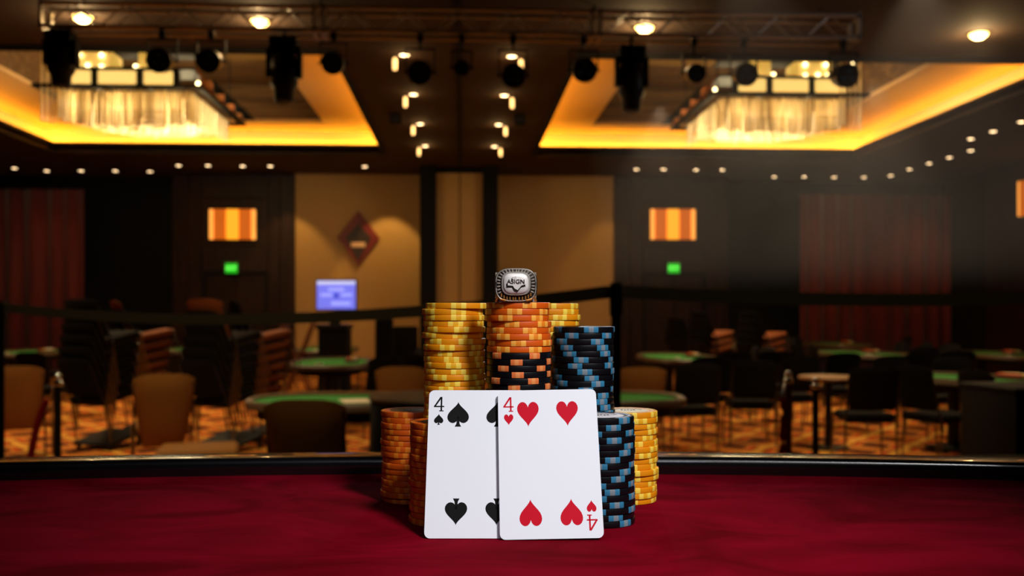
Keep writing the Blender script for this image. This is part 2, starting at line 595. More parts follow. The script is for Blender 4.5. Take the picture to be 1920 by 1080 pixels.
def curtain(p0, p1, Y, z0, z1, label):
    x0, x1 = px_x(p0, Y), px_x(p1, Y)
    n = int((x1-x0)/.035)
    mbb = MB()
    vs, fs = [], []
    rows = (0, .5, 1)
    for j, t in enumerate(rows):
        z = z1 + (z0-z1)*t
        for i in range(n+1):
            x = x0 + (x1-x0)*i/n
            ph = x*2*PI/.42 + 1.3*math.sin(x*2.1) + .5*math.sin(x*5.3)
            a = (.06 + .03*math.sin(x*2.3))*(.75+.35*t)
            vs.append((x, Y + a*math.sin(ph), z))
    m_ = n+1
    for j in range(len(rows)-1):
        for i in range(n):
            fs.append((j*m_+i, j*m_+i+1, (j+1)*m_+i+1, (j+1)*m_+i))
    mbb.add(vs, fs)
    root = empty('curtain', ((x0+x1)/2, Y, z0), 0, label, 'curtain')
    o = mbb.build('drape', M_curtain, root, 60)
    o.location = (-(x0+x1)/2, -Y, -z0)
    so = o.modifiers.new('thickness', 'SOLIDIFY')
    so.thickness = .01
    MB().tube((-(x1-x0)/2-.05, 0, z1-z0+.03), ((x1-x0)/2+.05, 0, z1-z0+.03), .025, n=8).build('curtain_rod', M_dark, root, 40)
    for i in range(int((x1-x0)/.5)+1):
        xx = -(x1-x0)/2 + i*.5
        MB().box((xx, .09, z1-z0+.03), (.03, .3, .03)).build('rod_bracket', M_dark, root)


curtain(-30, 158, 23.25, 0.02, 4.35, 'long dark red curtain hanging on the back wall at the far left')
curtain(1500, 1782, 23.25, 0.02, 4.35, 'wide dark red pleated curtain on the back wall at the right')

# ------------------------------------------------------------------ ceiling lights
LENS = MB().lathe([(0, -.006), (.05, -.004), (.062, 0), (.062, .012), (0, .012)], 16).mesh('lens', M_lens, 40)
RING = MB().lathe([(.062, 0), (.064, -.008), (.082, -.006), (.085, .004), (.062, .004)], 16).mesh('trim_ring', M_trim, 40)
BLENS = MB().lathe([(0, -.07), (.05, -.062), (.09, -.035), (.105, 0), (.105, .012), (0, .012)], 20).mesh('lens', M_biglens, 60)
BRING = MB().lathe([(.105, 0), (.108, -.012), (.14, -.008), (.145, .004), (.105, .004)], 20).mesh('trim_ring', M_trim, 40)


def downlight(p, label, group, big=False):
    t = empty('downlight', (p.x, p.y, ZS-.004), 0, label, 'ceiling light', group)
    inst('trim_ring', BRING if big else RING, t)
    inst('lens', BLENS if big else LENS, t)


LEFTROW = ((27, 315), (88, 320), (152, 320), (216, 320), (281, 321))
LEFTROW2 = ((335, 310), (390, 310), (455, 311), (507, 311))
RROW2 = ((1193, 317), (1244, 317), (1305, 318), (1354, 318))
RROW = ((1452, 331), (1508, 331), (1564, 332), (1620, 332))
RSIDE = ((1670, 329), (1705, 317), (1742, 306), (1780, 295), (1820, 282))
RSIDE2 = ((1820, 260), (1862, 246), (1915, 228))
NTH = ['first', 'second', 'third', 'fourth', 'fifth']
for pts, txt, g in ((LEFTROW, 'small recessed downlight above the left red curtain, %s from the left', 'downlights at far left'),
                    (LEFTROW2, 'small recessed downlight above the left walnut door bay, %s from the left', 'downlights over the left door bay'),
                    (RROW2, 'small recessed downlight above the right walnut door bay, %s from the left', 'downlights over the right door bay'),
                    (RROW, 'small recessed downlight above the right red curtain, %s from the left', 'downlights over the right curtain'),
                    (RSIDE, 'small recessed downlight in the line along the right wall, %s from back', 'downlights along the right wall'),
                    (RSIDE2, 'small recessed downlight between the right cove and the right wall line, %s from the back', 'inner downlights on the right')):
    for i, (px, py) in enumerate(pts):
        downlight(on_z(px, py, ZS), txt % NTH[i], g)
downlight(on_z(684, 312, ZS), 'single recessed downlight above the red diamond sign', 'downlight over the sign')
for px, py, w in ((155, 30, 'seen through the left end of the truss'), (487, 38, 'seen through the truss left of its first joint'),
                  (1208, 50, 'seen through the truss just right of its right joint'), (1835, 62, 'alone on the ceiling at the top right corner')):
    downlight(on_z(px, py, ZS), 'large glowing domed ceiling light ' + w, 'large ceiling lights', True)
    p = on_z(px, py, ZS)
    lamp('dome_lamp', 'POINT', (p.x, p.y, ZS-.16), 22, (1, .66, .3), size=.05)

# pairs of glass tube lamps with a round spot in the middle bay
TUBE = MB().lathe([(0, 0), (.022, 0), (.027, .02), (.027, .13), (.018, .15), (0, .15)], 12).mesh('glass_tube', M_tubeglass, 40)
CAP = MB().lathe([(0, .15), (.024, .15), (.03, .19), (0, .19)], 10).mesh('ceiling_cap', M_trim, 40)
for r, y in enumerate((12.2, 14.4, 16.65, 18.85)):
    for s, nm in ((-1, 'left'), (1, 'right')):
        x = -.86 if s < 0 else .74
        t = empty('tube_lamp', (x, y, ZS-.188), 0, 'short glowing glass tube lamp, middle bay %s line, %s from the front' % (nm, NTH[r]), 'ceiling lamp', 'tube lamps of the middle bay')
        inst('glass_tube', TUBE, t)
        inst('ceiling_cap', CAP, t)
        downlight(Vector((x - s*.12, y-.02, ZS)), 'round downlight beside the %s glass tube lamp in the %s line' % (NTH[r], nm), 'downlights beside the tube lamps')
        lamp('tube_glow', 'POINT', (x - s*.14, y, ZS-.10), 1.6, (1, .6, .22), size=.03)
# small black ceiling speakers
for px, py, w in ((742, 214, 'left'), (974, 216, 'right')):
    p = on_z(px, py, ZS)
    t = empty('ceiling_speaker', (p.x, p.y, ZS-.16), 0, 'small black wedge speaker on the %s side of the middle bay ceiling' % w, 'speaker')
    MB().prism([(-.09, -.06), (.09, -.06), (.05, .07), (-.05, .07)], 0, .16).build('housing', M_black, t)
    MB().box((0, -.062, .08), (.14, .008, .12)).build('grille', M_blackmetal, t)

# ------------------------------------------------------------------ truss with stage lights
TY, TZ, TW = 10.0, 4.36, 0.24
tx0, tx1 = on_y(73, 50, TY).x, on_y(1614, 50, TY).x
tr = empty('lighting_truss', ((tx0+tx1)/2, TY, TZ), 0, 'long aluminium box truss hung across the room carrying stage lights', 'truss')
tc_ = (tx0+tx1)/2
for (dy, dz) in ((0, 0), (0, TW), (TW, 0), (TW, TW)):
    MB().tube((tx0-tc_, dy, dz), (tx1-tc_, dy, dz), .025, n=10).build('chord', M_alu, tr, 40)
joints = [tx0, on_y(597, 55, TY).x, on_y(1118, 60, TY).x, tx1]
for i, x in enumerate(joints):
    for dx in ((0.02,) if i == 0 else (-0.02,) if i == 3 else (-.045, .045)):
        f = MB()
        f.box((x+dx-tc_, TW/2, 0), (.03, TW+.06, .06))
        f.box((x+dx-tc_, TW/2, TW), (.03, TW+.06, .06))
        f.box((x+dx-tc_, 0, TW/2), (.03, .06, TW))
        f.box((x+dx-tc_, TW, TW/2), (.03, .06, TW))
        f.build('end_frame', M_alu, tr)
for a, bb in zip(joints[:-1], joints[1:]):
    n = 10
    for i in range(n):
        x0 = a+.06+(bb-a-.12)*i/n-tc_
        x1 = a+.06+(bb-a-.12)*(i+1)/n-tc_
        for dy in (0, TW):
            z0, z1 = (0, TW) if (i % 2) == 0 else (TW, 0)
            MB().tube((x0, dy, z0), (x1, dy, z1), .009, n=6).build('brace', M_alu, tr)
for x in (joints[0]+.4, joints[1], joints[2], joints[3]-.4):
    MB().tube((x-tc_, TW/2, TW+.02), (x-tc_, TW/2, ZS-TZ+.01), .012, n=6).build('hanger_rod', M_blackmetal, tr)


M_bluelens = mat('blue_tinted_lens', (40, 70, 100), 0.15, coat=0.5)


def par_can(px, ytop, yc, dia, label, box_yoke=False):
    x = on_y(px, yc, TY).x
    s = FPX/TY
    r = dia/2/s
    zc = CZ + (HY-yc)/s
    t = empty('par_can_light', (x, TY, zc), 0, label, 'stage light', 'round stage lights on the truss')
    ztop = TZ-.025-zc
    MB().rbox((0, 0, ztop-.042), (.06, .07, .08), .008, 1).build('clamp', M_black, t)
    yk = MB()
    yw = r+.02
    yh = (HY-ytop)/s + CZ - zc if box_yoke else r+.09
    yk.box((0, 0, yh), (2*yw+.02, .03, .014))
    for sg in (-1, 1):
        yk.box((sg*yw, 0, yh/2), (.014, .03, yh))
    yk.build('yoke', M_black, t)
    if ztop-.07 > yh:
        MB().tube((0, 0, yh), (0, 0, ztop-.06), .014, n=8).build('stem', M_black, t)
    R = Matrix.Rotation(PI/2 + .22, 4, 'X')
    c = MB()
    c.lathe([(0, -.16), (r*.55, -.16), (r*.8, -.12), (r*.95, -.02), (r*.97, .10), (r, .105), (r, .13), (r*.86, .13), (r*.84, .10), (0, .10)], 20, M=R)
    c.build('can', M_blackmetal, t, 40)
    for k in range(3):
        a = 2*PI*k/3 + PI/2
        MB().lathe([(0, .125), (r*.2, .122), (r*.25, .10), (0, .10)], 10, M=R @ Matrix.Translation((r*.42*math.cos(a), r*.42*math.sin(a), 0))).build('lens', M_bluelens, t, 40)
    for sg in (-1, 1):
        MB().tube((sg*r*.95, 0, 0), (sg*(yw+.025), 0, 0), .012, n=8).build('yoke_knob', M_black, t)


def moving_head(px, y0, y1, w, label):
    x = on_y(px, y0, TY).x
    s = FPX/TY
    ww = w/s
    h = (y1-y0)/s
    zt = CZ + (HY-y0)/s
    zt = min(zt, TZ-.058)
    t = empty('moving_head_light', (x, TY, zt-h), 0, label, 'stage light', 'tall moving head lights on the truss')
    for sg in (-1, 1):
        MB().rbox((sg*ww*.25, 0, h), (.05, .06, .06), .006, 1).build('clamp', M_black, t)
    if TZ-.025 > zt+.03:
        MB().tube((0, 0, h), (0, 0, TZ-.027-zt+h), .02, n=8).build('stem', M_black, t, 40)
    MB().rbox((0, 0, h-.06), (ww*.8, ww*.7, .12), .02, 2).build('base', M_black, t, 40)
    y = MB()
    for sg in (-1, 1):
        y.rbox((sg*ww*.44, 0, h*.62), (.05, .12, h*.48), .015, 2)
    y.rbox((0, 0, h-.14), (ww*.94, .12, .05), .012, 2)
    y.build('yoke', M_black, t, 40)
    hd = MB()
    r = ww*.40
    hd.lathe([(0, 0), (r*.62, 0), (r*.7, .02), (r*.75, h*.2), (r*1.0, h*.28), (r*1.02, h*.62), (r*.8, h*.74), (0, h*.75)], 18)
    hd.build('head', M_blackmetal, t, 40)
    MB().lathe([(0, -.008), (r*.5, -.006), (r*.58, .01), (0, .01)], 14).build('lens', M_bluelens, t, 40)


moving_head(115, 66, 166, 60, 'tall black moving head light at the left end of the truss')
par_can(304, 80, 122, 46, 'black round stage light in front of the left chandelier')
par_can(396, 85, 122, 44, 'black round stage light just right of the left chandelier', True)
moving_head(533, 78, 196, 64, 'tall black moving head light left of the middle bay, tapering down')
par_can(626, 85, 123, 42, 'black round stage light over the corner of the left glowing cove', True)
par_can(788, 94, 138, 46, 'black stage light in a boxy yoke beside the first left glass tube lamp', True)
par_can(866, 96, 128, 30, 'small stage light hanging at the centre of the truss')
par_can(962, 94, 142, 46, 'black stage light in a boxy yoke beside the first right glass tube lamp', True)
par_can(1094, 92, 130, 46, 'black round stage light over the corner of the right glowing cove', True)
moving_head(1184, 86, 206, 62, 'tall black moving head light right of the middle bay')
par_can(1301, 108, 133, 36, 'small blue-lensed stage light at the left edge of the right chandelier')
par_can(1394, 96, 134, 44, 'black stage light in front of the right chandelier')
par_can(1581, 90, 134, 46, 'black round stage light in a tall yoke at the right end of the truss', True)

# ------------------------------------------------------------------ chandeliers
M_crystal = mat('crystal_strand', (255, 246, 226), 0.25)
nt = M_crystal.node_tree
bs = nt.nodes['Principled BSDF']
trn = nt.nodes.new('ShaderNodeBsdfTranslucent')
tcx = nt.nodes.new('ShaderNodeTexCoord')
mpx = nt.nodes.new('ShaderNodeMapping')
mpx.inputs['Scale'].default_value = (1, 1, .02)
nzx = nt.nodes.new('ShaderNodeTexNoise')
nzx.inputs['Scale'].default_value = 9
nzx.inputs['Detail'].default_value = 3
rmx = nt.nodes.new('ShaderNodeValToRGB')
rmx.color_ramp.elements[0].position = .38
rmx.color_ramp.elements[0].color = lin((206, 192, 158)) + (1,)
rmx.color_ramp.elements[1].position = .56
rmx.color_ramp.elements[1].color = lin((255, 246, 222)) + (1,)
nt.links.new(tcx.outputs['Object'], mpx.inputs['Vector'])
nt.links.new(mpx.outputs['Vector'], nzx.inputs['Vector'])
nt.links.new(nzx.outputs['Fac'], rmx.inputs['Fac'])
nt.links.new(rmx.outputs['Color'], trn.inputs[0])
nt.links.new(rmx.outputs['Color'], bs.inputs['Base Color'])
mxs = nt.nodes.new('ShaderNodeMixShader')
mxs.inputs[0].default_value = .55
nt.links.new(bs.outputs[0], mxs.inputs[1])
nt.links.new(trn.outputs[0], mxs.inputs[2])
nt.links.new(mxs.outputs[0], nt.nodes['Material Output'].inputs[0])
M_shade = mat('lit_glass_shade', (255, 240, 200), 0.4, emit=(255, 214, 120), estr=1.0)
M_shade2 = mat('sparkling_glass_box', (255, 240, 200), 0.2, emit=(235, 190, 80), estr=.55)
M_bulb = mat('lit_bulb', (255, 245, 220), 0.3, emit=(255, 226, 160), estr=8)
M_arm = mat('amber_wood', (150, 86, 40), 0.4)


def chandelier(cx, sgn, label):
    t = empty('chandelier', (cx, 15.8, 4.2), 0, label, 'chandelier', 'crystal chandeliers in the ceiling trays')
    fx0, fx1, fy0, fy1, fz = -1.18, 1.18, -1.4, 1.4, .57
    for (c, d) in (((0, fy0, fz), (2.46, .1, .05)), ((0, fy1, fz), (2.46, .1, .05)), ((fx0, 0, fz), (.1, 2.7, .05)), ((fx1, 0, fz), (.1, 2.7, .05))):
        MB().rbox(c, d, .008, 1).build('frame_beam', M_black, t)
    for k in (-.38, .38):
        MB().rbox((k, 0, fz+.03), (.05, 2.7, .04), .006, 1).build('cross_bar', M_black, t)
    # crystals: a curtain on three sides, shorter toward the back, sparse at the outer front corner
    st = MB()
    rnd = random.Random(5)

    def strand(x, y, z0, z1):
        r = .0125
        st.tube((x, y, z0), (x, y, z1), r, r*.9, 4, cap=True)
        z = z1+.02
        while z < z0 and z < z1+.25:
            st.lathe([(0, z-.022), (.019, z), (0, z+.022)], 4, M=Matrix.Translation((x, y, 0)))
            z += .09
    for row, (yy, zb) in enumerate(((-1.25, .0), (-1.1, -.02), (-.8, .02), (-.3, .06), (.3, .12), (.9, .2))):
        n = 86 if row == 0 else 60
        for i in range(n):
            x = -.92 + 1.94*i/(n-1) + rnd.uniform(-.01, .01)
            if row > 1 and i % 2:
                continue
            edge = abs(i/(n-1)-.5)*2
            strand(sgn*x, yy + rnd.uniform(-.04, .04), .54, zb + .10*edge**3 + rnd.uniform(0, .05))
    for i in range(18):
        y = -1.2 + 2.2*i/17
        strand(sgn*1.02, y, .54, .05+.1*i/17 + rnd.uniform(0, .04))
    for i in range(5):
        strand(sgn*(-1.08+.075*i), -1.44, 1.06, .02 + rnd.uniform(0, .03))
        strand(sgn*(-1.1+.075*i), -1.36, 1.06, .02 + rnd.uniform(0, .03))
    s_ = st.build('crystal_strands', M_crystal, t)
    s_['kind'] = 'stuff'
    # lit shades above the frame
    for (x, w) in ((-.72, .50), (-.08, .56), (.52, .42)):
        MB().rbox((sgn*x, -1.15, fz+.17), (w, .12, .22), .01, 1).build('lamp_shade', M_shade, t)
    for x in (-.42, .24, .78):
        MB().box((sgn*x, -1.15, fz+.17), (.07, .14, .25)).build('shade_post', M_black, t)
    MB().rbox((sgn*-.45, -.95, fz+.45), (.55, .5, .26), .01, 1).build('upper_glass_box', M_shade2, t)
    MB().rbox((sgn*.38, -.95, fz+.45), (.3, .5, .26), .01, 1).build('upper_glass_box', M_shade2, t)
    MB().box((0, -.95, fz+.60), (2.0, .56, .035)).build('upper_tray', M_black, t)
    MB().box((0, -.95, fz+.305), (2.1, .62, .03)).build('middle_tray', M_black, t)
    for (x, y, z) in ((-1.0, -1.3, .5), (-.98, -1.3, .32), (-.66, -1.22, .34), (-.5, -1.23, .34), (-.3, -1.23, .33), (.2, -1.23, .34), (.46, -1.23, .33), (.66, -1.22, .42), (-.62, -1.23, .5), (-.3, -1.23, .5), (1.0, -.8, .2), (1.08, -.1, .3)):
        MB().lathe([(0, -.03), (.02, -.022), (.03, 0), (.02, .022), (0, .03)], 10).build('bulb', M_bulb, t, 60, loc=(sgn*x, y, fz+z))
    # slanting amber arms and dark fins on the inner side
    for k, y in enumerate((-.9, -.2, .5, 1.1)):
        a = MB()
        a.add([(sgn*1.0, y-.06, fz+.36), (sgn*1.0, y+.06, fz+.36), (sgn*1.22, y+.06, fz+.02), (sgn*1.22, y-.06, fz+.02),
               (sgn*1.03, y-.06, fz+.38), (sgn*1.03, y+.06, fz+.38), (sgn*1.26, y+.06, fz+.03), (sgn*1.26, y-.06, fz+.03)],
              [(0, 1, 2, 3), (4, 7, 6, 5), (0, 4, 5, 1), (1, 5, 6, 2), (2, 6, 7, 3), (3, 7, 4, 0)])
        a.build('slanting_arm', M_arm, t)
        fn = MB()
        fn.add([(sgn*1.2, y+.2, fz+.06), (sgn*1.42, y+.2, fz+.06), (sgn*1.2, y+.2, fz+.28), (sgn*1.2, y+.23, fz+.06), (sgn*1.42, y+.23, fz+.06), (sgn*1.2, y+.23, fz+.28)],
               [(0, 1, 2), (3, 5, 4), (0, 3, 4, 1), (1, 4, 5, 2), (2, 5, 3, 0)])
        fn.build('fin', M_black, t)
    for (x, y) in ((-1, -.95), (1, -.95), (-1, 1.2), (1, 1.2)):
        MB().tube((x, y, fz), (x, y, 5.9-4.2), .012, n=6).build('suspension_rod', M_blackmetal, t)
    for (x, y, e) in ((-.7, -.9, 44), (0, -.9, 44), (.7, -.9, 44), (-.6, -.05, 75), (.6, -.05, 75), (0, .6, 50)):
        lamp('chandelier_lamp', 'POINT', (cx+x, 15.8+y, 4.2+.3), e, (1, .80, .44), size=.24)


chandelier(-5.07, 1, 'large square crystal strand chandelier hanging in the left ceiling tray')
chandelier(4.98, -1, 'large square crystal strand chandelier hanging in the right ceiling tray')

# ------------------------------------------------------------------ wall fittings
M_glow_mid = mat('sconce_glow_centre', (255, 190, 80), 0.5, emit=(250, 160, 30), estr=1.1)
M_glow_dim = mat('sconce_glow_amber', (220, 110, 40), 0.5, emit=(176, 84, 8), estr=.9)
M_glow_edge = mat('sconce_glow_edge', (255, 200, 120), 0.5, emit=(255, 160, 64), estr=1.1)


def sconce(loc, rz, w, h, label):
    t = empty('wall_sconce', loc, rz, label, 'wall light', 'amber box sconces')
    MB().rbox((0, 0.03, 0), (w+.06, .06, h+.06), .008, 1).build('back_plate', M_dark, t)
    MB().rbox((0, -.04, 0), (w*.26, .1, h), .01, 1).build('centre_diffuser', M_glow_mid, t)
    for s in (-1, 1):
        MB().rbox((s*w*.27, -.035, 0), (w*.26, .09, h), .01, 1).build('side_diffuser', M_glow_dim, t)
        MB().rbox((s*w*.455, -.03, 0), (w*.085, .08, h), .008, 1).build('edge_diffuser', M_glow_edge, t)


for (p0, p1, nm) in ((392, 479, 'left'), (1220, 1304, 'right')):
    a, c = on_y(p0, 392, 22.6), on_y(p1, 449, 22.6)
    sconce(((a.x+c.x)/2, 22.655, (a.z+c.z)/2), 0, c.x-a.x, a.z-c.z, 'amber lit box sconce above the %s exit door' % nm)
sconce((XR-.205, 19.43, 3.86), -PI/2, 1.0, .74, 'amber lit box sconce on the right wall cut by the frame edge')

M_exit_body = mat('exit_sign_body', (40, 60, 40), 0.4)
M_exit_lit = mat('exit_sign_green', (30, 200, 40), 0.4, emit=(20, 190, 30), estr=.8)
M_exit_txt = mat('exit_sign_letters', (160, 255, 160), 0.4, emit=(110, 255, 100), estr=1.4)


def text(name, s, size, m, parent, loc, rot, extrude=.002):
    c = bpy.data.curves.new(name, 'FONT')
    c.body = s
    c.size = size
    c.align_x = 'CENTER'
    c.align_y = 'CENTER'
    c.extrude = extrude
    c.resolution_u = 3
    c.materials.append(m)
    tmp = bpy.data.objects.new(name, c)
    COL.objects.link(tmp)
    me = bpy.data.meshes.new_from_object(tmp.evaluated_get(bpy.context.evaluated_depsgraph_get()))
    me.name = name
    bpy.data.objects.remove(tmp)
    o = bpy.data.objects.new(name, me)
    COL.objects.link(o)
    o.parent = parent
    o.location = loc
    o.rotation_euler = rot
    return o


for (px, py, nm) in ((433, 502, 'left'), (1264, 502, 'right')):
    p = on_y(px, py, 22.55)
    t = empty('exit_sign', (p.x, 22.62, p.z), 0, 'glowing green exit sign above the %s walnut door' % nm, 'exit sign', 'exit signs')
    MB().rbox((0, 0, .01), (.34, .06, .30), .008, 1).build('housing', M_exit_body, t)
    MB().rbox((0, -.035, -.01), (.27, .02, .22), .004, 1).build('lit_face', M_exit_lit, t)
    text('lettering', 'EXIT', .12, M_exit_txt, t, (0, -.048, -.01), (PI/2, 0, 0))
    MB().box((0, .035, .12), (.1, .06, .04)).build('wall_mount', M_dark, t)

# diamond sign
M_sign = mat('deep_red_sign', (108, 12, 8), 0.5)
M_sign_dk = mat('sign_dark_field', (40, 16, 12), 0.5)
M_sign_lt = mat('sign_pale_band', (222, 176, 140), 0.5)
p = on_y(672, 446, 22.75)
s = FPX/22.75
hw, hh = 39/s, 51/s
t = empty('diamond_sign', (p.x, 22.76, p.z), 0, 'dark red diamond shaped sign with a pale name band on the taupe wall', 'sign')
RX = Matrix.Rotation(PI/2, 4, 'X')
MB().prism([(-hw, 0), (0, -hh), (hw, 0), (0, hh)], -.04, .04, M=RX).build('sign_board', M_sign, t)
MB().prism([(-hw*.62, 0), (0, -hh*.86), (hw*.62, 0), (0, hh*.5)], .04, .052, M=RX).build('inner_field', M_sign_dk, t)
MB().rbox((0, -.06, -13/s), (26/s, .02, 9/s), .004, 1).build('pale_band', M_sign_lt, t)

# ------------------------------------------------------------------ furniture of the card room
SEAT = MB().rbox((0, 0, .45), (.45, .46, .075), .028, 3)
def back_mesh(z_lo, z_hi, w_lo, w_hi, bulge=.018, kz=8):
    nx, nz = 8, 10
    vs, fs = [], []
    for side in (0, 1):
        for j in range(nz+1):
            for i in range(nx+1):
                u = i/nx*2-1
                tt = j/nz
                w = w_lo + (w_hi-w_lo)*math.sin(tt*PI*.5)
                z = z_lo + (z_hi-z_lo)*tt - .045*(tt**6)*abs(u)**4
                bow = .035*(1-u*u)
                edge = (1-abs(u)**6)*(1-abs(2*tt-1)**kz)
                th = bulge*edge+.004
                y = -.235 - bow - .2*(z-.52) + (th if side else -th)
                vs.append((u*w, y, z))
    k = (nx+1)*(nz+1)
    for side in (0, 1):
        for j in range(nz):
            for i in range(nx):
                a = side*k + j*(nx+1)+i
                f = (a, a+1, a+nx+2, a+nx+1)
                fs.append(f if side else f[::-1])
    rim = [i for i in range(nx+1)] + [j*(nx+1)+nx for j in range(1, nz+1)] + [nz*(nx+1)+i for i in range(nx-1, -1, -1)] + [j*(nx+1) for j in range(nz-1, 0, -1)]
    for a, c in zip(rim, rim[1:]+rim[:1]):
        fs.append((a, c, c+k, a+k))
    return MB().add(vs, fs)


BACK = back_mesh(.52, .94, .215, .237)
BACKTALL = back_mesh(.30, .93, .165, .248, .045, 3.2)
SEATS = {}
BACKS = {}
for nm, m in (('black', M_blackfab), ('tan', M_tanfab), ('rust', M_brownfab)):
    SEATS[nm] = SEAT.mesh('seat', m, 50)
    BACKS[nm] = (BACKTALL if nm == 'tan' else BACK).mesh('backrest', m, 50)
LEG = {}
for sx in (-1, 1):
    LEG[(sx, 1)] = MB().tube((sx*.235, .2, .47), (sx*.245, .235, 0), .012, .010, 7).mesh('leg', M_leg, 40)
    LEG[(sx, -1)] = MB().tube((sx*.235, -.2, .47), (sx*.245, -.215, 0), .012, .010, 7).mesh('leg', M_leg, 40)
FRAME = MB()
for sx in (-1, 1):
    FRAME.tube((sx*.235, -.2, .40), (sx*.228, -.31, .86), .011, .010, 7)
    FRAME.tube((sx*.205, -.21, .405), (sx*.205, .205, .405), .009, n=6)
FRAME.tube((-.212, .2, .405), (.212, .2, .405), .009, n=6).tube((-.24, -.205, .405), (.24, -.205, .405), .009, n=6)
FRAME = FRAME.mesh('frame', M_blackmetal, 40)


def chair(loc, rz, label, group, seat='black', back='black', name='banquet_chair', tilt=0.0):
    t = empty(name, loc, rz, label, 'chair', group)
    if tilt:
        t.rotation_euler = (tilt, 0, rz)
    inst('seat', SEATS[seat], t)
    inst('backrest', BACKS[back], t)
    for kk in LEG:
        inst('leg', LEG[kk], t)
    inst('frame', FRAME, t)
    return t


def stack(px, d, n, rz, where, seat='rust', top='black', tilt=.2):
    p = at_d(px, d)
    M = Matrix.Translation(p + Vector((0, 0, .125))) @ Matrix.Rotation(rz, 4, 'Z') @ Matrix.Rotation(tilt, 4, 'X')
    dl = empty('chair_dolly', p, rz, 'low black dolly under the chair stack ' + where, 'dolly', 'chair dollies')
    Mi = Matrix.Translation((0, 0, .125)) @ Matrix.Rotation(tilt, 4, 'X')
    MB().rbox((0, 0, -.016), (.54, .52, .03), .006, 1, M=Mi).build('platform', M_black, dl)
    for sx in (-1, 1):
        for sy in (-1, 1):
            hh = .125 + sy*.2*math.sin(tilt) - .03
            MB().tube((sx*.22-.012, sy*.2, .025), (sx*.22+.012, sy*.2, .025), .025, n=10).build('caster', M_blackmetal, dl)
            MB().box((sx*.22, sy*.2, (.04+hh)/2), (.035, .03, max(.01, hh-.04))).build('caster_fork', M_blackmetal, dl)
    for i in range(n):
        q = M @ Vector((0, .044*i, .115*i))
        chair(q, rz, '%s seated stacking chair, %s of the stack %s' % (seat, ORD[n-1-i] + ('' if i == n-1 else ' from top'), where), 'stacked chairs ' + where,
              seat, 'black' if i < n-1 else top, 'stacking_chair', tilt)


stack(205, 10.3, 6, -.45, 'left of the leaning tan chair', 'black')
stack(282, 11.5, 6, -1.05, 'behind the leaning tan chair', 'rust', 'rust')
stack(432, 10.1, 6, -.5, 'between the two tan chairs', 'black', 'rust')
stack(500, 11.0, 6, -1.1, 'behind the wide tan chair', 'rust')
stack(1343, 16.7, 5, -1.1, 'right of the right exit sign', 'rust')
stack(1440, 15.6, 5, -1.15, 'before the black recess at right', 'rust')
stack(1300, 17.9, 4, -1.1, 'below the right exit sign', 'rust')

# tan chairs nearest the stage
chair(at_d(304, 8.4), .35, 'tan upholstered chair leaning beside the first chair stack', 'tan chairs', 'tan', 'tan', 'upholstered_chair')
chair(at_d(592, 6.05), -.06, 'wide tan upholstered chair back nearest the stage at left', 'tan chairs', 'tan', 'tan', 'upholstered_chair')
chair(at_d(42, 9.6), .25, 'brown upholstered chair at the far left edge behind the rope post', 'tan chairs', 'tan', 'tan', 'upholstered_chair')
chair(at_d(756, 9.5), 0, 'tan upholstered chair behind the round black table', 'tan chairs', 'tan', 'tan', 'upholstered_chair')
chair(at_d(1188, 9.4), 0.05, 'tan upholstered chair right of the blue spotted chip stacks', 'tan chairs', 'tan', 'tan', 'upholstered_chair')


def oval(a, bb, n=36, k=2.6):
    out = []
    for i in range(n):
        t = 2*PI*i/n
        c, s_ = math.cos(t), math.sin(t)
        out.append((a*math.copysign(abs(c)**(2/k), c), bb*math.copysign(abs(s_)**(2/k), s_)))
    return out


FELT = MB().prism(oval(.48, 1.12), .745, .76).mesh('felt', M_green)
RAILG = MB()
po, pi = oval(.56, 1.2), oval(.48, 1.12)
n = len(po)
vs = [(x, y, .72) for x, y in po] + [(x, y, .765) for x, y in po] + [(x*.96, y*.98, .785) for x, y in po] + [(x, y, .775) for x, y in pi] + [(x, y, .72) for x, y in pi]
fs = []
for L in range(4):
    for i in range(n):
        fs.append((L*n+i, L*n+(i+1) % n, (L+1)*n+(i+1) % n, (L+1)*n+i))
for i in range(n):
    fs.append((4*n+i, 4*n+(i+1) % n, (i+1) % n, i))
RAILG.add(vs, fs)
RAILG = RAILG.mesh('padded_rail', M_padding, 50)
APRON = MB().prism(oval(.44, 1.06), .64, .745).mesh('apron', M_dark)
PED = MB().lathe([(0, 0), (.28, 0), (.28, .03), (.07, .06), (.06, .62), (.2, .65), (0, .65)], 16).mesh('pedestal', M_blackmetal, 40)
TRAY = MB().rbox((0, 0, .015), (.34, .17, .03), .004, 1).mesh('tray_body', M_padding)
CHIPROW = MB().tube((-.14, 0, .03), (.14, 0, .03), .019, n=10).mesh('chip_tube', M_ivory, 40)
CHIPROW2 = MB().tube((-.14, 0, .03), (.14, 0, .03), .019, n=10).mesh('chip_tube', M_red_pl, 40)
CHIPROW3 = MB().tube((-.14, 0, .03), (.14, 0, .03), .019, n=10).mesh('chip_tube', M_gold_pl, 40)
DECK = MB().rbox((0, 0, .008), (.09, .065, .016), .002, 1).mesh('card_deck', M_ivory)


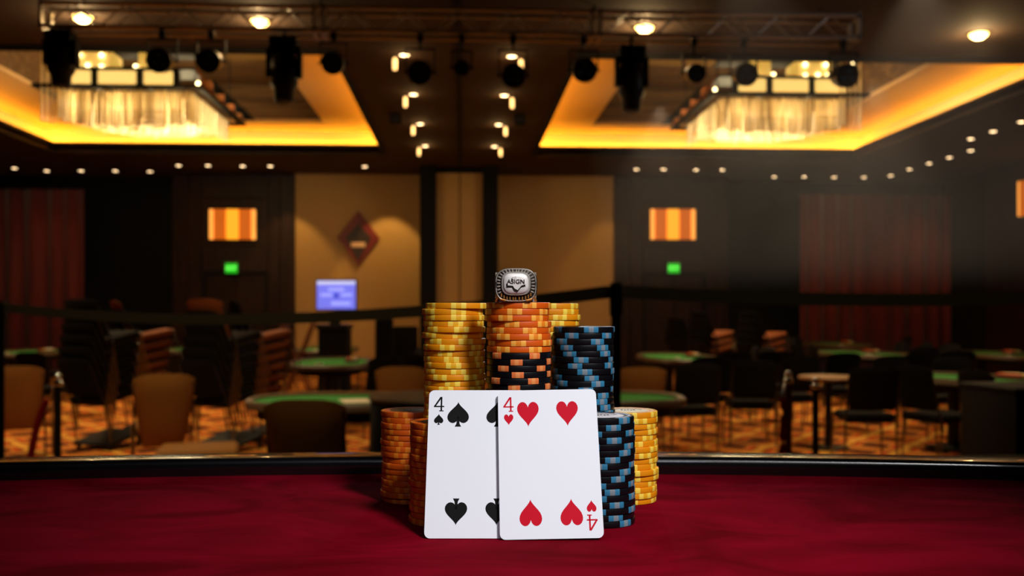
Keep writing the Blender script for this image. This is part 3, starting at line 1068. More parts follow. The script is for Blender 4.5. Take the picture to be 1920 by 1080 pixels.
def ptable(px, d, rz, where, chairs=(), tray=True, length=1.0):
    p = at_d(px, d)
    t = empty('poker_table', p, rz, 'oval green felt poker table ' + where, 'table', 'green poker tables')
    t.scale = (1, length, 1)
    inst('felt', FELT, t)
    inst('padded_rail', RAILG, t)
    inst('apron', APRON, t)
    for y in (-.6, .6):
        inst('pedestal', PED, t, (0, y, 0))
    R = Matrix.Translation(p) @ Matrix.Rotation(rz, 4, 'Z')
    if tray:
        q = R @ Vector((.26, .1, .761))
        tr_ = empty('dealer_tray', q, rz+PI/2, 'chip tray with coloured rows on the table ' + where, 'chip tray', 'dealer trays')
        inst('tray_body', TRAY, tr_)
        for i, mm in enumerate((CHIPROW, CHIPROW3, CHIPROW2)):
            inst('chip_tube', mm, tr_, (0, -.05+.05*i, .014))
        dk = inst('card_deck', DECK, None)
        dk.location = R @ Vector((-.12, -.5, .761))
        dk.rotation_euler = (0, 0, rz+.4)
        tag(dk, 'small pale card deck on the table ' + where, 'card deck', 'decks on the poker tables')
    names = {('l', 0): 'left near seat', ('l', 1): 'left middle seat', ('l', 2): 'left far seat',
             ('r', 0): 'right near seat', ('r', 1): 'right middle seat', ('r', 2): 'right far seat', ('e', 0): 'near end seat'}
    for c in chairs:
        if c[0] == 'l':
            v, a = Vector((-.86, -.75+.75*c[1], 0)), -PI/2
        elif c[0] == 'r':
            v, a = Vector((.86, -.75+.75*c[1], 0)), PI/2
        elif c[0] == 'e':
            v, a = Vector((0, -1.52, 0)), 0
        else:
            v, a = Vector((0, 1.52, 0)), PI
        q = R @ v
        chair(q, rz+a+random.uniform(-.2, .2), 'black chair, %s, at the poker table %s' % (names[c], where), 'black chairs at the poker tables')


ALL6 = [('l', 0), ('l', 1), ('l', 2), ('r', 0), ('r', 1), ('r', 2)]
ptable(622, 13.1, 0.05, 'below the lit monitor', [('l', 0), ('r', 0), ('r', 1), ('r', 2)])
ptable(612, 17.7, 0, 'behind the lectern', [('r', 0), ('r', 1)])
ptable(352, 17.6, 0, 'between the left chair stacks', [('r', 0), ('r', 1)])
ptable(640, 7.5, PI/2-.03, 'behind the wide tan chair', (), False, .6)
ptable(1880, 9.6, .35, 'at the right frame edge', [('l', 0), ('l', 1)])
ptable(1612, 15.9, 0.1, 'before the right curtain', ALL6 + [('e', 0)])
ptable(1352, 19.6, 0, 'far below the right exit sign', [('r', 0), ('r', 2)])
ptable(1270, 14.6, 0, 'right of the chip stacks', [('l', 0), ('r', 0), ('r', 1)])
ptable(1072, 7.65, PI/2+.02, 'right behind the chip stacks', (), False, .75)
ptable(1570, 20.6, 0, 'farthest back at right', [('l', 0), ('r', 0)])
ptable(52, 16.4, 0, 'before the left curtain', [('l', 0), ('r', 0), ('r', 1), ('e', 0)])
ptable(1875, 15.6, 0, 'behind the rightmost green table', [('e', 0)])
# loose black chairs seen from behind in the middle right
for i, (px, d, rz, w) in enumerate(((1322, 11.35, 0, 'first of the row right of the chip stacks'), (1405, 10.55, -.1, 'second of the row right of the chip stacks'),
                                    (1482, 11.4, .05, 'third of the row right of the chip stacks'), (1640, 11.6, .2, 'right of the tan cocktail table'),
                                    (1715, 12.2, -.2, 'further right of the tan cocktail table'), (1560, 12.4, .1, 'close behind the tan cocktail table'),
                                    (700, 11.3, .6, 'right of the green table below the monitor'), (792, 11.9, -.4, 'left of the tall yellow chip stack'),
                                    (180, 13.6, .3, 'left of the first chair stack'), (90, 12.5, -.3, 'behind the brown chair at far left'),
                                    (1362, 12.7, .1, 'second row, behind the first and second of the front row'), (1445, 12.9, -.1, 'second row, behind the third of the front row'),
                                    (1620, 9.3, -.1, 'front row, just right of the rope posts'),
                                    (1755, 11.2, .1, 'left of the table at the right frame edge'), (1782, 13.0, -.2, 'behind the chairs of the rightmost green table'),
                                    (1290, 9.9, .1, 'nearest of the row right of the chip stacks'))):
    chair(at_d(px, d), rz, 'black banquet chair, ' + w, 'loose black chairs')

p = at_d(372, 7.1)
t = empty('ottoman', p, .2, 'low tan upholstered ottoman on the carpet beside the leaning tan chair', 'ottoman')
MB().rbox((0, 0, .40), (.58, .5, .12), .045, 3).build('cushion', M_tanfab, t, 50)
for sx in (-1, 1):
    for sy in (-1, 1):
        MB().tube((sx*.22, sy*.18, 0), (sx*.22, sy*.18, .35), .02, n=8).build('leg', M_blackmetal, t, 40)
for px, d, lab in ((667, 7.45, 'white paper sheet lying on the green table behind the wide tan chair'), (1850, 9.5, 'white paper sheet lying on the rightmost green table')):
    o = MB().box((0, 0, .001), (.22, .3, .002)).build('paper_sheet', M_ivory, None, None, at_d(px, d, .7605))
    o.rotation_euler = (0, 0, .3)
    tag(o, lab, 'paper')
# round black draped table and black box at right, tan cocktail table
p = at_d(826, 6.45)
t = empty('round_table', p, 0, 'round black topped table with floor length black drape left of the chips', 'table')
MB().lathe([(0, .865), (.475, .865), (.48, .88), (.475, .888), (0, .89)], 36).build('tabletop', mat('dark_tabletop', (48, 40, 30), 0.5), t, 30)
vs = []
fs = []
n = 72
for j, (r, z) in enumerate(((.468, .866), (.472, .5), (.49, .02))):
    for i in range(n):
        a = 2*PI*i/n
        rr_ = r + (.018*j)*math.sin(9*a)
        vs.append((rr_*math.cos(a), rr_*math.sin(a), z))
for j in range(2):
    for i in range(n):
        fs.append((j*n+i, j*n+(i+1) % n, (j+1)*n+(i+1) % n, (j+1)*n+i))
o = MB().add(vs, fs).build('drape', M_blackfab, t, 60)
o.modifiers.new('thickness', 'SOLIDIFY').thickness = .006

p = at_d(1553, 10.2)
t = empty('cocktail_table', p, 0, 'small round tan topped cocktail table behind the right rope posts', 'table')
MB().lathe([(0, .74), (.30, .74), (.31, .755), (.30, .77), (0, .77)], 30).build('tabletop', M_woodtan, t, 30)
MB().lathe([(0, 0), (.22, 0), (.22, .02), (.04, .05), (.035, .70), (.12, .74), (0, .74)], 16).build('pedestal', M_blackmetal, t, 40)

p = at_d(1905, 6.6)
t = empty('equipment_case', p, .1, 'tall black equipment case at the right edge of the frame', 'case')
MB().rbox((0.06, 0, .47), (.56, .6, .9), .015, 2).build('body', M_black, t, 40)
MB().rbox((0.06, 0, .935), (.58, .62, .03), .008, 1).build('lid', M_black, t)
for (x, y) in ((-.16, -.22), (.28, -.22), (-.16, .22), (.28, .22)):
    MB().tube((x, y-.015, .025), (x, y+.015, .025), .025, n=10).build('caster', M_blackmetal, t)

# monitor on a stand
M_screen = mat('lit_screen', (120, 125, 240), 0.3, emit=(112, 118, 236), estr=1.0)
M_scr_hd = mat('lit_screen_header', (200, 205, 240), 0.3, emit=(186, 194, 240), estr=1.0)
M_scr_lt = mat('lit_screen_blocks', (170, 180, 255), 0.3, emit=(156, 166, 252), estr=1.0)
M_scr_dk = mat('lit_screen_mark', (60, 70, 190), 0.3, emit=(56, 66, 186), estr=1.0)
D = 15.6
p = at_d(631, D)
s = FPX/D
zc = CZ + (HY-553)/s
t = empty('monitor_stand', p, -TH, 'lit lavender blue monitor on a black floor stand before the taupe wall', 'monitor')
W, H = 72/s, 53/s
MB().rbox((0, 0, zc), (W+.04, .05, H+.04), .008, 1).build('bezel', M_black, t)
scr = MB().box((0, -.027, zc), (W, .006, H)).build('screen', M_screen, t)
MB().box((0, -.032, zc+H*.43), (W, .004, H*.13)).build('header_band', M_scr_hd, scr)
for (x, z, w, h) in ((0, .19, .42, .1), (-.25, .0, .3, .1), (.27, .0, .28, .1), (.12, -.3, .5, .12)):
    MB().box((x*W, -.032, zc+z*H), (w*W, .004, h*H)).build('text_block', M_scr_lt, scr)
MB().prism([(.07*W*math.cos(a*PI/3), .07*W*math.sin(a*PI/3)) for a in range(6)], .030, .034, M=Matrix.Translation((0, 0, zc-.03*H)) @ RX).build('round_mark', M_scr_dk, scr)
MB().tube((0, .05, .02), (0, .05, zc), .03, n=10).build('pole', M_black, t, 40)
MB().box((0, .035, zc), (.2, .04, .2)).build('mount', M_black, t)
MB().rbox((0, .05, .015), (.6, .5, .03), .008, 1).build('foot', M_black, t)
# black lectern and screens behind the tables
D = 14.9
p = at_d(628, D)
t = empty('lectern', p, -TH, 'black box lectern standing in front of the lit monitor', 'lectern')
s = FPX/D
MB().rbox((0, 0, .6), (58/s*.94, .4, 1.16), .01, 1).build('body', M_black, t)
MB().rbox((0, -.02, 1.22), (60/s, .46, .08), .01, 1).build('sloped_top', M_blackmetal, t)
MB().rbox((0, .02, 1.31), (20/s, .1, .10), .01, 1).build('reading_lamp', M_black, t)
for px, w, D, lab in ((717, 34, 15.3, 'black high-backed office chair between the monitor and the tall chip stack'), (757, 46, 16.2, 'low wide black office chair beside the pocket doors')):
    p = at_d(px, D)
    s = FPX/D
    zt = CZ + (HY-(597 if px < 730 else 611))/s
    t = empty('office_chair', p, .2, lab, 'chair')
    MB().rbox((0, 0, .5), (.5, .5, .1), .04, 3).build('seat', M_blackfab, t, 50)
    bh = zt-.6
    MB().rbox((0, -.24, .6+bh/2), (w/s, .1, bh), .04, 3).build('backrest', M_blackfab, t, 50)
    MB().tube((0, 0, .1), (0, 0, .46), .03, n=10).build('gas_lift', M_blackmetal, t, 40)
    MB().box((0, -.24, .56), (.08, .04, .16)).build('back_bracket', M_blackmetal, t)
    for k in range(5):
        a = 2*PI*k/5
        MB().tube((0, 0, .1), (.28*math.cos(a), .28*math.sin(a), .06), .022, .016, 8).build('base_arm', M_blackmetal, t)
        MB().tube((.28*math.cos(a)-.02, .28*math.sin(a), .03), (.28*math.cos(a)+.02, .28*math.sin(a), .03), .03, n=10).build('caster', M_blackmetal, t)

# small crossed wooden easel left of the lectern
p = at_d(560, 15.2)
t = empty('folding_stand', p, 0, 'dark red folding tray stand with crossed legs left of the lectern', 'stand')
M_stand = mat('red_brown_wood', (96, 34, 22), 0.45)
for y in (-.16, .16):
    for s_ in (-1, 1):
        MB().tube((s_*-.26, y + s_*.02, 0), (s_*.26, y + s_*.02, 1.35), .02, n=6).build('leg', M_stand, t)
for y_, z, x in ((0, 1.3, .24), (0, 1.3, -.24), (0, .1, .22), (0, .1, -.22)):
    MB().tube((x, -.2, z), (x, .2, z), .014, n=6).build('cross_rail', M_stand, t)

# rope posts on the ballroom floor
def rope_post(px, ytop, d, label, m):
    p = at_d(px, d)
    zt = CZ + (HY-ytop)*d/FPX
    t = empty('rope_post', p, 0, label, 'stanchion', 'rope posts')
    MB().lathe([(0, 0), (.16, 0), (.16, .015), (.05, .035), (0, .035)], 20).build('base', M_blackmetal, t, 40)
    MB().tube((0, 0, .03), (0, 0, zt-.07), .026, n=12).build('pole', m, t, 40)
    MB().lathe([(0, zt-.09), (.03, zt-.09), (.036, zt-.07), (.036, zt-.06), (.018, zt-.05), (0, zt-.05)], 14).build('collar', M_chrome, t, 40)
    MB().lathe([(0, zt-.05), (.016, zt-.046), (.026, zt-.03), (.028, zt-.022), (.02, zt-.006), (0, zt)], 14).build('finial', M_chrome, t, 60)
    return p, zt


M_postred = mat('dark_red_post', (70, 12, 14), 0.45)
p, zt = rope_post(108, 700, 6.8, 'slim dark rope post with a silver ball at left', M_black)
a = p + Vector((-.03, 0, zt-.09))
pts = [a + Vector((-.045-.14*t_, -.02*t_, -.1-.62*t_ + .1*math.sin(t_*PI))) for t_ in [i/10 for i in range(11)]]
t = empty('velvet_rope', a, 0, 'dark red velvet rope hanging slantwise from the left rope post', 'rope')
MB().sweep([v-a for v in pts], .024, 10).build('rope', M_rope, t, 60)
MB().sweep([Vector((-.005, 0, 0)), Vector((-.02, 0, -.05)), pts[0]-a], .008, 8).build('hook', M_chrome, t, 60)
p, zt = rope_post(1478, 695, 6.8, 'dark rope post with a bright ball, left one of the right pair', M_postred)
a = p + Vector((-.03, -.02, zt-.09))
t = empty('velvet_rope', a, 0, 'red velvet rope hanging straight down the left post of the right pair', 'rope')
MB().sweep([Vector((-.02, -.02, -.1-.07*i + 0)) + Vector((.006*math.sin(i), 0, 0)) for i in range(10)], .026, 10).build('rope', M_rope, t, 60)
MB().sweep([Vector((0, 0, 0)), Vector((-.015, -.02, -.05)), Vector((-.02, -.02, -.11))], .010, 8).build('hook', M_chrome, t, 60)
rope_post(1529, 707, 7.3, 'dark rope post with a bright ball, right one of the right pair', M_black)

# belt barrier on the stage
def belt_post(px, d, ztop, label):
    p = at_d(px, d, .6)
    t = empty('belt_post', p, 0, label, 'stanchion', 'belt barrier posts')
    h = ztop-.6
    MB().lathe([(0, 0), (.16, 0), (.165, .012), (.04, .03), (0, .03)], 24).build('base', M_black, t, 40)
    MB().tube((0, 0, .02), (0, 0, h-.12), .019, n=14).build('pole', M_black, t, 40)
    MB().lathe([(0, h-.13), (.023, h-.13), (.026, h-.12), (.026, h-.015), (.022, h), (0, h)], 16).build('belt_head', M_blackmetal, t, 40)
    return p


pr = belt_post(1155, 3.7, CZ + 55*3.7/FPX, 'black belt post standing right of the chip stacks')
pl = belt_post(2, 5.4, CZ + 20*5.4/FPX, 'black belt post at the far left edge')
pq = belt_post(2150, 3.9, CZ + 55*3.7/FPX, 'black belt post beyond the right frame edge')


def belt(a, c, sag, label, hgt=.05):
    n_ = 24
    vs_, fs_ = [], []
    dr = (c-a)
    nrm = Vector((-dr.y, dr.x, 0)).normalized()*.0012
    a = a + dr.normalized()*.028
    c = c - dr.normalized()*.028
    for i in range(n_+1):
        t_ = i/n_
        q = a.lerp(c, t_) + Vector((0, 0, -sag*4*t_*(1-t_)))
        for sg, dz in ((1, -hgt/2), (-1, -hgt/2), (-1, hgt/2), (1, hgt/2)):
            vs_.append(q + nrm*sg + Vector((0, 0, dz)))
    for i in range(n_):
        for k_ in range(4):
            fs_.append((i*4+k_, i*4+(k_+1) % 4, (i+1)*4+(k_+1) % 4, (i+1)*4+k_))
    fs_ += [(3, 2, 1, 0), tuple(n_*4+k_ for k_ in range(4))]
    o_ = MB().add(vs_, fs_).build('barrier_belt', M_belt, None, 60)
    return tag(o_, label, 'belt', 'barrier belts')


belt(Vector((pl.x, pl.y, CZ + 8*5.4/FPX)), Vector((pr.x, pr.y, CZ + 38*3.7/FPX)), .085, 'sagging olive grey barrier belt passing behind the chip stacks to the left')
belt(Vector((pr.x, pr.y, CZ + 38*3.7/FPX)), Vector((pq.x, pq.y, CZ + 38*3.7/FPX)), .03, 'grey barrier belt running right from the black belt post')

# ------------------------------------------------------------------ the near table
TZF = CZ - .125
tab = empty('poker_table', fgp(0, .142, 0), -TH, 'large oval poker table with red suede top and black padded rail in the foreground', 'table')
A, B = 1.2, .6
NE = 200
ell = [(A*math.cos(2*PI*i/NE), B*math.sin(2*PI*i/NE)) for i in range(NE)]
MB().prism([(x*.9995, y*.9995) for x, y in ell], -.04, 0).build('playing_surface', M_suede, tab)
prof = [(.0004, -.05), (.0002, .0), (0, .0045), (.0001, .0088), (.0007, .0108), (.0020, .0121), (.0042, .0127), (.010, .0130), (.022, .0127), (.035, .0122), (.046, .0100), (.056, .0050), (.064, -.004), (.069, -.02), (.070, -.05)]
vs, fs = [], []
for i in range(NE):
    a = 2*PI*i/NE
    nv = Vector((math.cos(a)/A, math.sin(a)/B, 0)).normalized()
    for (o_, z) in prof:
        vs.append((ell[i][0]+nv.x*o_, ell[i][1]+nv.y*o_, z))
kp = len(prof)
for i in range(NE):
    j = (i+1) % NE
    for q in range(kp):
        r_ = (q+1) % kp
        fs.append((i*kp+q, j*kp+q, j*kp+r_, i*kp+r_))
MB().add(vs, fs).build('padded_rail', M_rail, tab, 50)
MB().prism([(x*1.02, y*1.04) for x, y in ell[::4]], -.13, -.05).build('apron', M_black, tab)
for x in (-.6, .6):
    MB().lathe([(0, -.725), (.3, -.725), (.3, -.69), (.09, -.64), (.08, -.2), (.22, -.13), (0, -.13)], 20).build('pedestal', M_blackmetal, tab, 40, loc=(x, 0, 0))

# ------------------------------------------------------------------ chips
CR, CTK, PITCH = .0195, .00368, .00373
M_cy = mat('yellow_chip_clay', (236, 146, 8), 0.42)
M_cy_l = mat('yellow_chip_pale_spot', (255, 220, 84), 0.42)
M_cy_m = mat('yellow_chip_amber_spot', (240, 176, 30), 0.42)
M_co = mat('orange_chip_clay', (216, 88, 8), 0.42)
M_co_l = mat('orange_chip_pale_spot', (252, 178, 72), 0.42)
M_co_m = mat('orange_chip_deep_spot', (236, 134, 32), 0.42)
M_ck = mat('black_chip_clay', (9, 10, 15), 0.36, spec=.35)
M_ckb = mat('blue_chip_spot', (46, 120, 158), 0.4)
M_ckg = mat('grey_chip_stripe', (126, 136, 146), 0.4)
M_cko = mat('orange_chip_spot', (226, 118, 60), 0.4)
M_ckt = mat('tan_chip_stripe', (236, 150, 84), 0.4)
CB = [(0, .0002), (.0150, .0002), (.0154, 0), (CR-.0006, 0), (CR-.00012, .00022), (CR, .0006), (CR, CTK-.0006), (CR-.00012, CTK-.00022), (CR-.0006, CTK), (.0154, CTK), (.0150, CTK-.0002), (0, CTK-.0002)]
M_ca = mat('shaded_orange_clay', (188, 76, 8), 0.42)  # left stacks: their shade is painted into clay and spot colour
M_ca_l = mat('shaded_orange_spot', (206, 112, 24), 0.42)
CHIP = {}
for nm, m in (('yellow', M_cy), ('amber', M_ca), ('orange', M_co), ('blue', M_ck), ('peach', M_ck)):
    CHIP[nm] = MB().lathe(CB, 72).mesh('poker_chip', m, 35)


def spot_mesh(nm, half, mats):
    e = .00006
    pr_ = [(CR-.0030, CTK+.00002), (CR-.0006, CTK+.00002), (CR-.0001+e/2, CTK-.0002), (CR+e, CTK-.0006), (CR+e, .0006), (CR-.0001+e/2, .0002), (CR-.0006, -.00002), (CR-.0030, -.00002)]
    m_ = MB()
    seg = [(-half, -half*.34, 0), (-half*.34, half*.34, 1), (half*.34, half, 0)]
    for a0, a1, mi in seg:
        m_.lathe(pr_, 4, mi, a0=a0, a1=a1)
    return m_.mesh('edge_spot', mats, 35)


SPOT = {'amber': spot_mesh('a', math.radians(14), [M_ca_l, M_ca]), 'yellow': spot_mesh('y', math.radians(14), [M_cy_l, M_cy_m]), 'orange': spot_mesh('o', math.radians(13), [M_co_l, M_co_m]),
        'blue': spot_mesh('b', math.radians(13.5), [M_ckb, M_ckg]), 'peach': spot_mesh('p', math.radians(10.5), [M_cko, M_ckt])}
NSP = {'amber': 6, 'yellow': 6, 'orange': 6, 'blue': 5, 'peach': 5}
CLAB = {'amber': 'orange chip with shade painted in', 'yellow': 'yellow chip with pale spots', 'orange': 'orange chip with pale spots', 'blue': 'black chip with blue spots', 'peach': 'black chip with orange spots'}
M_inl_c = mat('cream_inlay', (236, 222, 190), 0.5)
M_inl_b = mat('brown_inlay', (96, 66, 26), 0.5)
M_inl_w = mat('white_inlay', (214, 212, 216), 0.5)
M_ink = mat('dark_ink', (34, 28, 26), 0.6)


def chip_stack(X, Z, kinds, where, jit=.0004, angles=None, inlay=None, offs=None):
    """kinds bottom to top"""
    n_ = len(kinds)
    rnd = random.Random(int(abs(X*1e5)) + int(Z*1e4))
    for i, kd in enumerate(kinds):
        from_top = n_-1-i
        base = fgp(X, Z, i*PITCH + .0002)
        dx, dy = rnd.gauss(0, jit), rnd.gauss(0, jit)
        if offs and from_top in offs:
            dx = offs[from_top]
        dx = max(-.0014, min(.0014, dx))
        dy = max(-.0008, min(.0008, dy))
        base += Vector((CT*dx, -ST*dx, 0)) + Vector((ST*dy, CT*dy, 0))
        if angles and from_top < len(angles) and angles[from_top] is not None:
            phi = -PI/2 + math.radians(angles[from_top])      # seen from the front, positive to the right
        else:
            phi = rnd.uniform(0, 2*PI)
        c = bpy.data.objects.new('poker_chip', CHIP[kd])
        COL.objects.link(c)
        c.location = base
        c.rotation_euler = (0, 0, -TH + phi)
        tag(c, '%s, %s of the %s' % (CLAB[kd], ORD[from_top] if from_top == 0 else ORD[from_top] + ' from top', where), 'poker chip', 'chips in the ' + where)
        for k_ in range(NSP[kd]):
            inst('edge_spot', SPOT[kd], c, M=Matrix.Rotation(2*PI*k_/NSP[kd], 4, 'Z'))
        if from_top == 0 and inlay:
            il = MB().lathe([(0, CTK+.00005), (.0132, CTK+.00005), (.0136, CTK-.0001), (0, CTK-.0001)], 40).build('inlay', inlay, c, 30)
            mk = MB()
            for q in range(9):
                a = phi*0 + .35 + q*.27
                mk.box((0, 0, 0), (.0013, .0022, .00006), M=Matrix.Rotation(a - phi, 4, 'Z') @ Matrix.Translation((0.0095, 0, CTK+.00008)))
            for q in range(5):
                mk.box((-.004+.002*q, (-1)**q*.0006, CTK+.00008), (.0012, .0040, .00006), M=Matrix.Rotation(-phi, 4, 'Z'))
            mk.build('print_marks', M_ink, il)['kind'] = 'stuff'


TALL = ['yellow']*35
chip_stack(-.0369, .6145, TALL, 'tall left yellow stack', .0006, inlay=M_inl_c, offs={0: .0012, 1: -.0012, 2: -.0003})
chip_stack(.0040, .5830, ['peach']*27 + ['orange']*8, 'tall middle stack under the ring', .0004,
           angles=[None]*8 + [29.4, -5, 43.5, -2.3, 28, -9.4, 27.3], offs={1: -.0009, 2: -.0012, 8: 0.0})
chip_stack(.0252, .6450, ['yellow']*35, 'tall rear yellow stack', .0005, offs={2: .0013, 0: .0002})
chip_stack(.0452, .6110, ['blue']*31, 'tall blue spotted stack', .0003,
           angles=[9.5, 45.6, 24.5, 36, 41.7, -6.3, -19.6, -2, 12.4, 24.5, 2.3, 38, 32.7, 41, 50, 34])
chip_stack(.0536, .5725, ['blue']*17, 'short blue spotted stack', .0003,
           angles=[40, 16, 54, 16, 49.5, 37.6, 14, 64, 40, 24, 61, 13, 61, 20.6, 58.7, 20.6, 40], inlay=M_inl_w)
chip_stack(-.0416, .5745, ['amber']*16, 'short inner left orange stack', .0006, inlay=M_inl_b)
chip_stack(-.0672, .6400, ['amber']*16, 'short outer left orange stack', .0006, inlay=M_inl_b)
chip_stack(.0768, .6380, ['yellow']*16, 'short right yellow stack', .0006, inlay=M_inl_c)

# ------------------------------------------------------------------ cards
M_card = mat('card_stock', (232, 236, 246), 0.5, spec=.2)
M_cardback = mat('card_back_print', (150, 30, 36), 0.4)
M_pipk = mat('black_card_ink', (8, 8, 10), 0.6, spec=.12)
M_pipr = mat('red_card_ink', (200, 2, 36), 0.6, spec=.12)
CW, CH = .0570, .0858


def rrect(w, h, r, n_=6):
    out = []
    for (cx_, cy_, a0) in ((w-r, h-r, 0), (r, h-r, PI/2), (r, r, PI), (w-r, r, 3*PI/2)):
        for i in range(n_+1):
            a = a0 + PI/2*i/n_
            out.append((cx_+r*math.cos(a), cy_+r*math.sin(a)))
    return out


def heart(n_=40):
    pts = []
    for i in range(n_):
        t_ = 2*PI*i/n_
        x = 16*math.sin(t_)**3
        y = 13*math.cos(t_) - 5*math.cos(2*t_) - 2*math.cos(3*t_) - math.cos(4*t_)
        pts.append((x/32, (y+17)/29 - .5))
    return pts               # unit box, point down


def spade_body(n_=40):
    # heart turned over with the point drawn up, leaving room for the stem
    return [(x, -y*.86 + .07) for x, y in heart(n_)]


SPADE_STEM = [(-.045, -.10), (.045, -.10), (.075, -.38), (.15, -.5), (-.15, -.5), (-.075, -.38)]
FOUR = [  # strokes of the serif four in a unit box
    [(.52, .5), (.62, .5), (-.38, -.17), (-.5, -.17)], [(-.5, -.12), (.5, -.12), (.5, -.21), (-.5, -.21)],
    [(.14, .5), (.30, .5), (.30, -.47), (.14, -.47)], [(.02, -.43), (.45, -.43), (.45, -.5), (.02, -.5)]]
FOUR[0] = [(.10, .5), (.30, .5), (-.31, -.14), (-.5, -.14)]


def flat(polys, cx_, cy_, w, h, flip, z):
    m_ = MB()
    for pl_ in polys:
        q = []
        for x, y in pl_:
            x, y = (-x, -y) if flip else (x, y)
            q.append((cx_+x*w, cy_+y*h))
        m_.prism(q, z-.00004, z+.00003)
    return m_


def card(name, M, suit, label):
    t = empty(name, label=label, cat='playing card', M=M)
    th = .00030
    bd = MB()
    bd.prism(rrect(CW, CH, .0032), 0, th)
    bd.build('card_body', M_card, t)
    MB().prism([(x*.9+CW*.05, y*.94+CH*.03) for x, y in rrect(CW, CH, .002)], -.00003, .00001).build('back_print', M_cardback, t)
    ink = M_pipr if suit == 'heart' else M_pipk
    sh = [heart()] if suit == 'heart' else [spade_body(), SPADE_STEM]
    z = th
    for (u, v, fl) in ((.0172, .0146, False), (.0398, .0146, False), (.0172, CH-.0146, True), (.0398, CH-.0146, True)):
        flat(sh, u, CH-v, .0125, .0150, fl, z).build('pip', ink, t)
    for (u, v, w, h, fl) in ((.0060, .0177, .0054, .0066, False), (CW-.0060, CH-.0177, .0054, .0066, True)):
        flat(sh, u, CH-v, w, h, fl, z).build('corner_pip', ink, t)
    for (u, v, fl) in ((.0060, .0085, False), (CW-.0060, CH-.0085, True)):
        flat(FOUR, u, CH-v, .0060, .0088, fl, z).build('corner_numeral', ink, t)
    return t


LEAN = math.radians(23.4)


def card_matrix(X, Z, roll, lift=0.0003):
    return Matrix.Translation(fgp(X, Z, lift)) @ Matrix.Rotation(-TH, 4, 'Z') @ Matrix.Rotation(PI/2 - LEAN, 4, 'X') @ Matrix.Rotation(roll, 4, 'Z')


card('playing_card', card_matrix(-.0484, .5285, 0), 'spade', 'four of spades card leaning on the chips, behind the heart card')
card('playing_card', card_matrix(-.0066, .5250, math.radians(1.1)), 'heart', 'four of hearts card standing in front, leaning on the chips')

# ------------------------------------------------------------------ championship ring
M_silver = mat('polished_silver', (214, 208, 200), 0.32, 0.6)
M_silver2 = mat('bright_silver_plate', (240, 236, 232), 0.45, 0.25)
M_goldm = mat('ring_gold', (226, 158, 80), 0.3, 0.7)
M_oxid = mat('oxidised_groove', (40, 34, 30), 0.5, 0.6)
rx, rz_ = .0023, .5640
RZ0 = 35*PITCH + .0002
ring = empty('signet_ring', fgp(rx, rz_, RZ0), -TH, 'chunky silver and gold championship ring standing on the middle chip stack', 'ring')


def cush(w, h, k=3.2, n_=48):
    return [(w*math.copysign(abs(math.cos(t_))**(2/k), math.cos(t_)), h*math.copysign(abs(math.sin(t_))**(2/k), math.sin(t_))) for t_ in [2*PI*(i+.5)/n_ for i in range(n_)]]


def loft(rings, cz):
    """rings of (w, h, y) in the xz plane facing -y"""
    vs_, fs_ = [], []
    n_ = 48
    for (w, h, y) in rings:
        for x, z in cush(w, h):
            vs_.append((x, y, cz+z))
    for L in range(len(rings)-1):
        for i in range(n_):
            fs_.append((L*n_+i, L*n_+(i+1) % n_, (L+1)*n_+(i+1) % n_, (L+1)*n_+i))
    fs_.append(tuple(range(n_-1, -1, -1)))
    fs_.append(tuple(range((len(rings)-1)*n_, len(rings)*n_)))
    return MB().add(vs_, fs_)


HB = .0101
loft([(.0118, .0098, .006), (.0126, .0100, .003), (.0122, .0097, .0005), (.0113, .0091, -.0012), (.0109, .0087, -.0014)], HB).build('bezel', M_oxid, ring, 40)
loft([(.0086, .0070, -.0005), (.0086, .0070, -.0026), (.0082, .0066, -.0031), (.0078, .0063, -.0031)], HB+.0008).build('inner_rim', M_silver, ring, 40)
loft([(.0074, .0060, -.0025), (.0074, .0060, -.0034), (.0066, .0053, -.0040), (.0040, .0032, -.0043)], HB+.0008).build('centre_plate', M_silver2, ring, 60)
# outer beaded edge and letter-like bars round the border
ob = MB()
pts = [(x, -.0011, HB+z) for x, z in cush(.0117, .0094)]
ob.sweep([Vector(q) for q in pts+pts[:1]], .0004, 6)
ob.build('outer_bead', M_silver, ring, 60)
NB = 34
M_pale = mat('raised_letter_silver', (196, 184, 170), 0.35, 0.55)
dn = cush(.0101, .0082, 3.0, 720)
ln = [0.0]
for a, c in zip(dn, dn[1:]+dn[:1]):
    ln.append(ln[-1] + math.hypot(c[0]-a[0], c[1]-a[1]))
cs = []
for i in range(NB):
    q = ln[-1]*(i+.5)/NB
    cs.append(dn[max(k_ for k_ in range(720) if ln[k_] <= q)])
for i, (x, z) in enumerate(cs):
    low = z < -.0055
    a = math.atan2(z, x)
    bm_ = MB().rbox((0, 0, 0), (.0008, .0009, .0021), .0002, 1)
    bm_.build('border_ridge', M_goldm if low else M_pale, ring, 40, M=Matrix.Translation((x, -.0014, HB+z+.0002)) @ Matrix.Rotation(a-PI/2 if not low else 0, 4, 'Y').inverted())
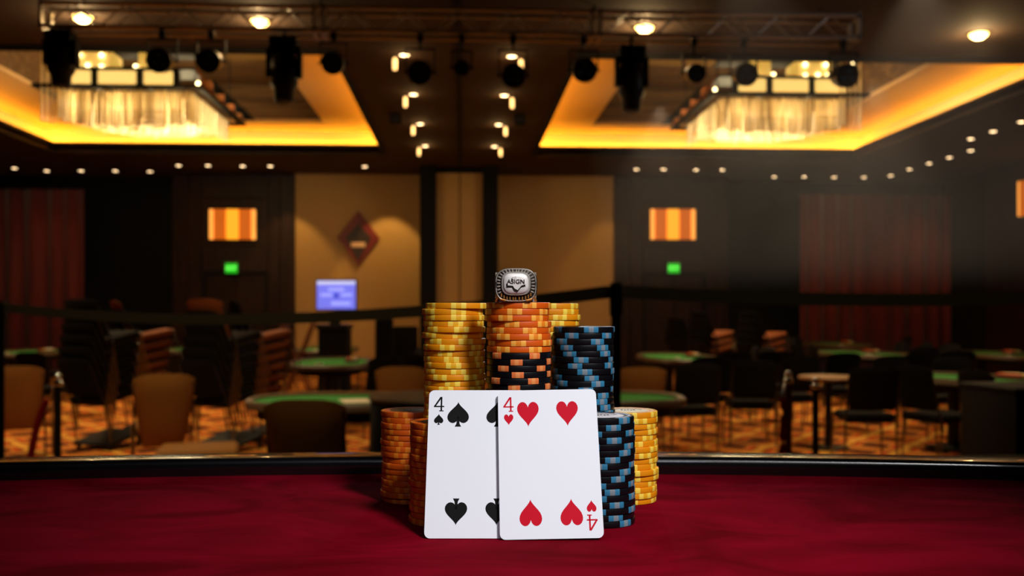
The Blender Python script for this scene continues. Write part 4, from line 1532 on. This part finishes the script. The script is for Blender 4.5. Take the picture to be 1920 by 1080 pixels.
# emblem on the plate: a state-like outline with lettering across
emb = [(-.0046, .0000), (-.0022, .0000), (-.0022, .0026), (-.0002, .0030), (.0002, .0014), (.0040, .0010), (.0046, -.0014), (.0024, -.0022), (.0006, -.0046), (-.0010, -.0038), (-.0020, -.0022), (-.0046, -.0020)]
RXr = Matrix.Translation((0, -.0040, HB+.0012)) @ RX
em = MB().prism([(x*1.22, y*1.12-.0005) for x, y in emb], -.0004, .00036, M=RXr).build('emblem_shadow', M_oxid, ring)  # dark copy of the outline stands in for the emblem's shadow
MB().prism([(x*1.12+.0004, y*1.06+.0006) for x, y in emb], .0002, .0007, M=RXr).build('emblem', M_silver2, ring)
text('lettering', 'ASIGN', .0036, M_oxid, ring, (0, -.00485, HB+.0018), (PI/2, 0, 0), .0002)
# band running back from the bezel
bd = MB()
vs, fs = [], []
NBD = 40
for i in range(NBD+1):
    a = PI*(-.06) + PI*1.12*i/NBD
    hh_ = .0030 + .0060*abs(math.cos(a))**1.5
    zc_ = .0030 + .0060*abs(math.cos(a))**1.5
    for (r, zz) in ((.0122, -1), (.0122, 1), (.0102, 1), (.0102, -1)):
        vs.append((r*math.cos(a), .0085 + r*math.sin(a), zc_ + zz*hh_*.98))
for i in range(NBD):
    for q in range(4):
        fs.append((i*4+q, i*4+(q+1) % 4, (i+1)*4+(q+1) % 4, (i+1)*4+q))
fs += [(0, 1, 2, 3), tuple(NBD*4+q for q in (3, 2, 1, 0))]
bd.add(vs, fs).build('band', M_silver, ring, 40)
for s_ in (-1, 1):
    sh_ = MB()
    sh_.sweep([Vector((s_*.0060, -.0012, .0010)), Vector((s_*.0088, -.0010, .0016)), Vector((s_*.0104, -.0004, .0034)), Vector((s_*.0112, .0010, .0022)), Vector((s_*.0118, .0026, .0007))], .0007, 8)
    sh_.build('gold_shoulder', M_goldm, ring, 60)

# thin stage haze hanging over the right half of the hall, lit by an added white spot beyond the frame
M_haze = bpy.data.materials.new('stage_haze')
M_haze.use_nodes = True
nt = M_haze.node_tree
nt.nodes.remove(nt.nodes['Principled BSDF'])
vsn = nt.nodes.new('ShaderNodeVolumeScatter')
vsn.inputs['Color'].default_value = (.84, .84, 1, 1)
tch = nt.nodes.new('ShaderNodeTexCoord')
sph = nt.nodes.new('ShaderNodeSeparateXYZ')
mrh = nt.nodes.new('ShaderNodeMapRange')
mrh.interpolation_type = 'SMOOTHSTEP'
mrh.inputs['From Min'].default_value = 0.0
mrh.inputs['From Max'].default_value = 0.22
mrh.inputs['To Max'].default_value = HAZE
nt.links.new(tch.outputs['Generated'], sph.inputs[0])
nt.links.new(sph.outputs[2], mrh.inputs['Value'])
nt.links.new(mrh.outputs[0], vsn.inputs['Density'])
vsn.inputs['Anisotropy'].default_value = 0.0
nt.links.new(vsn.outputs[0], nt.nodes['Material Output'].inputs['Volume'])
o = MB().box((7.0, 11.6, 3.15), (9.8, 9.0, 3.0)).build('stage_haze', M_haze)
tag(o, 'thin grey stage haze hanging over the right half of the hall', 'haze', None, 'stuff')
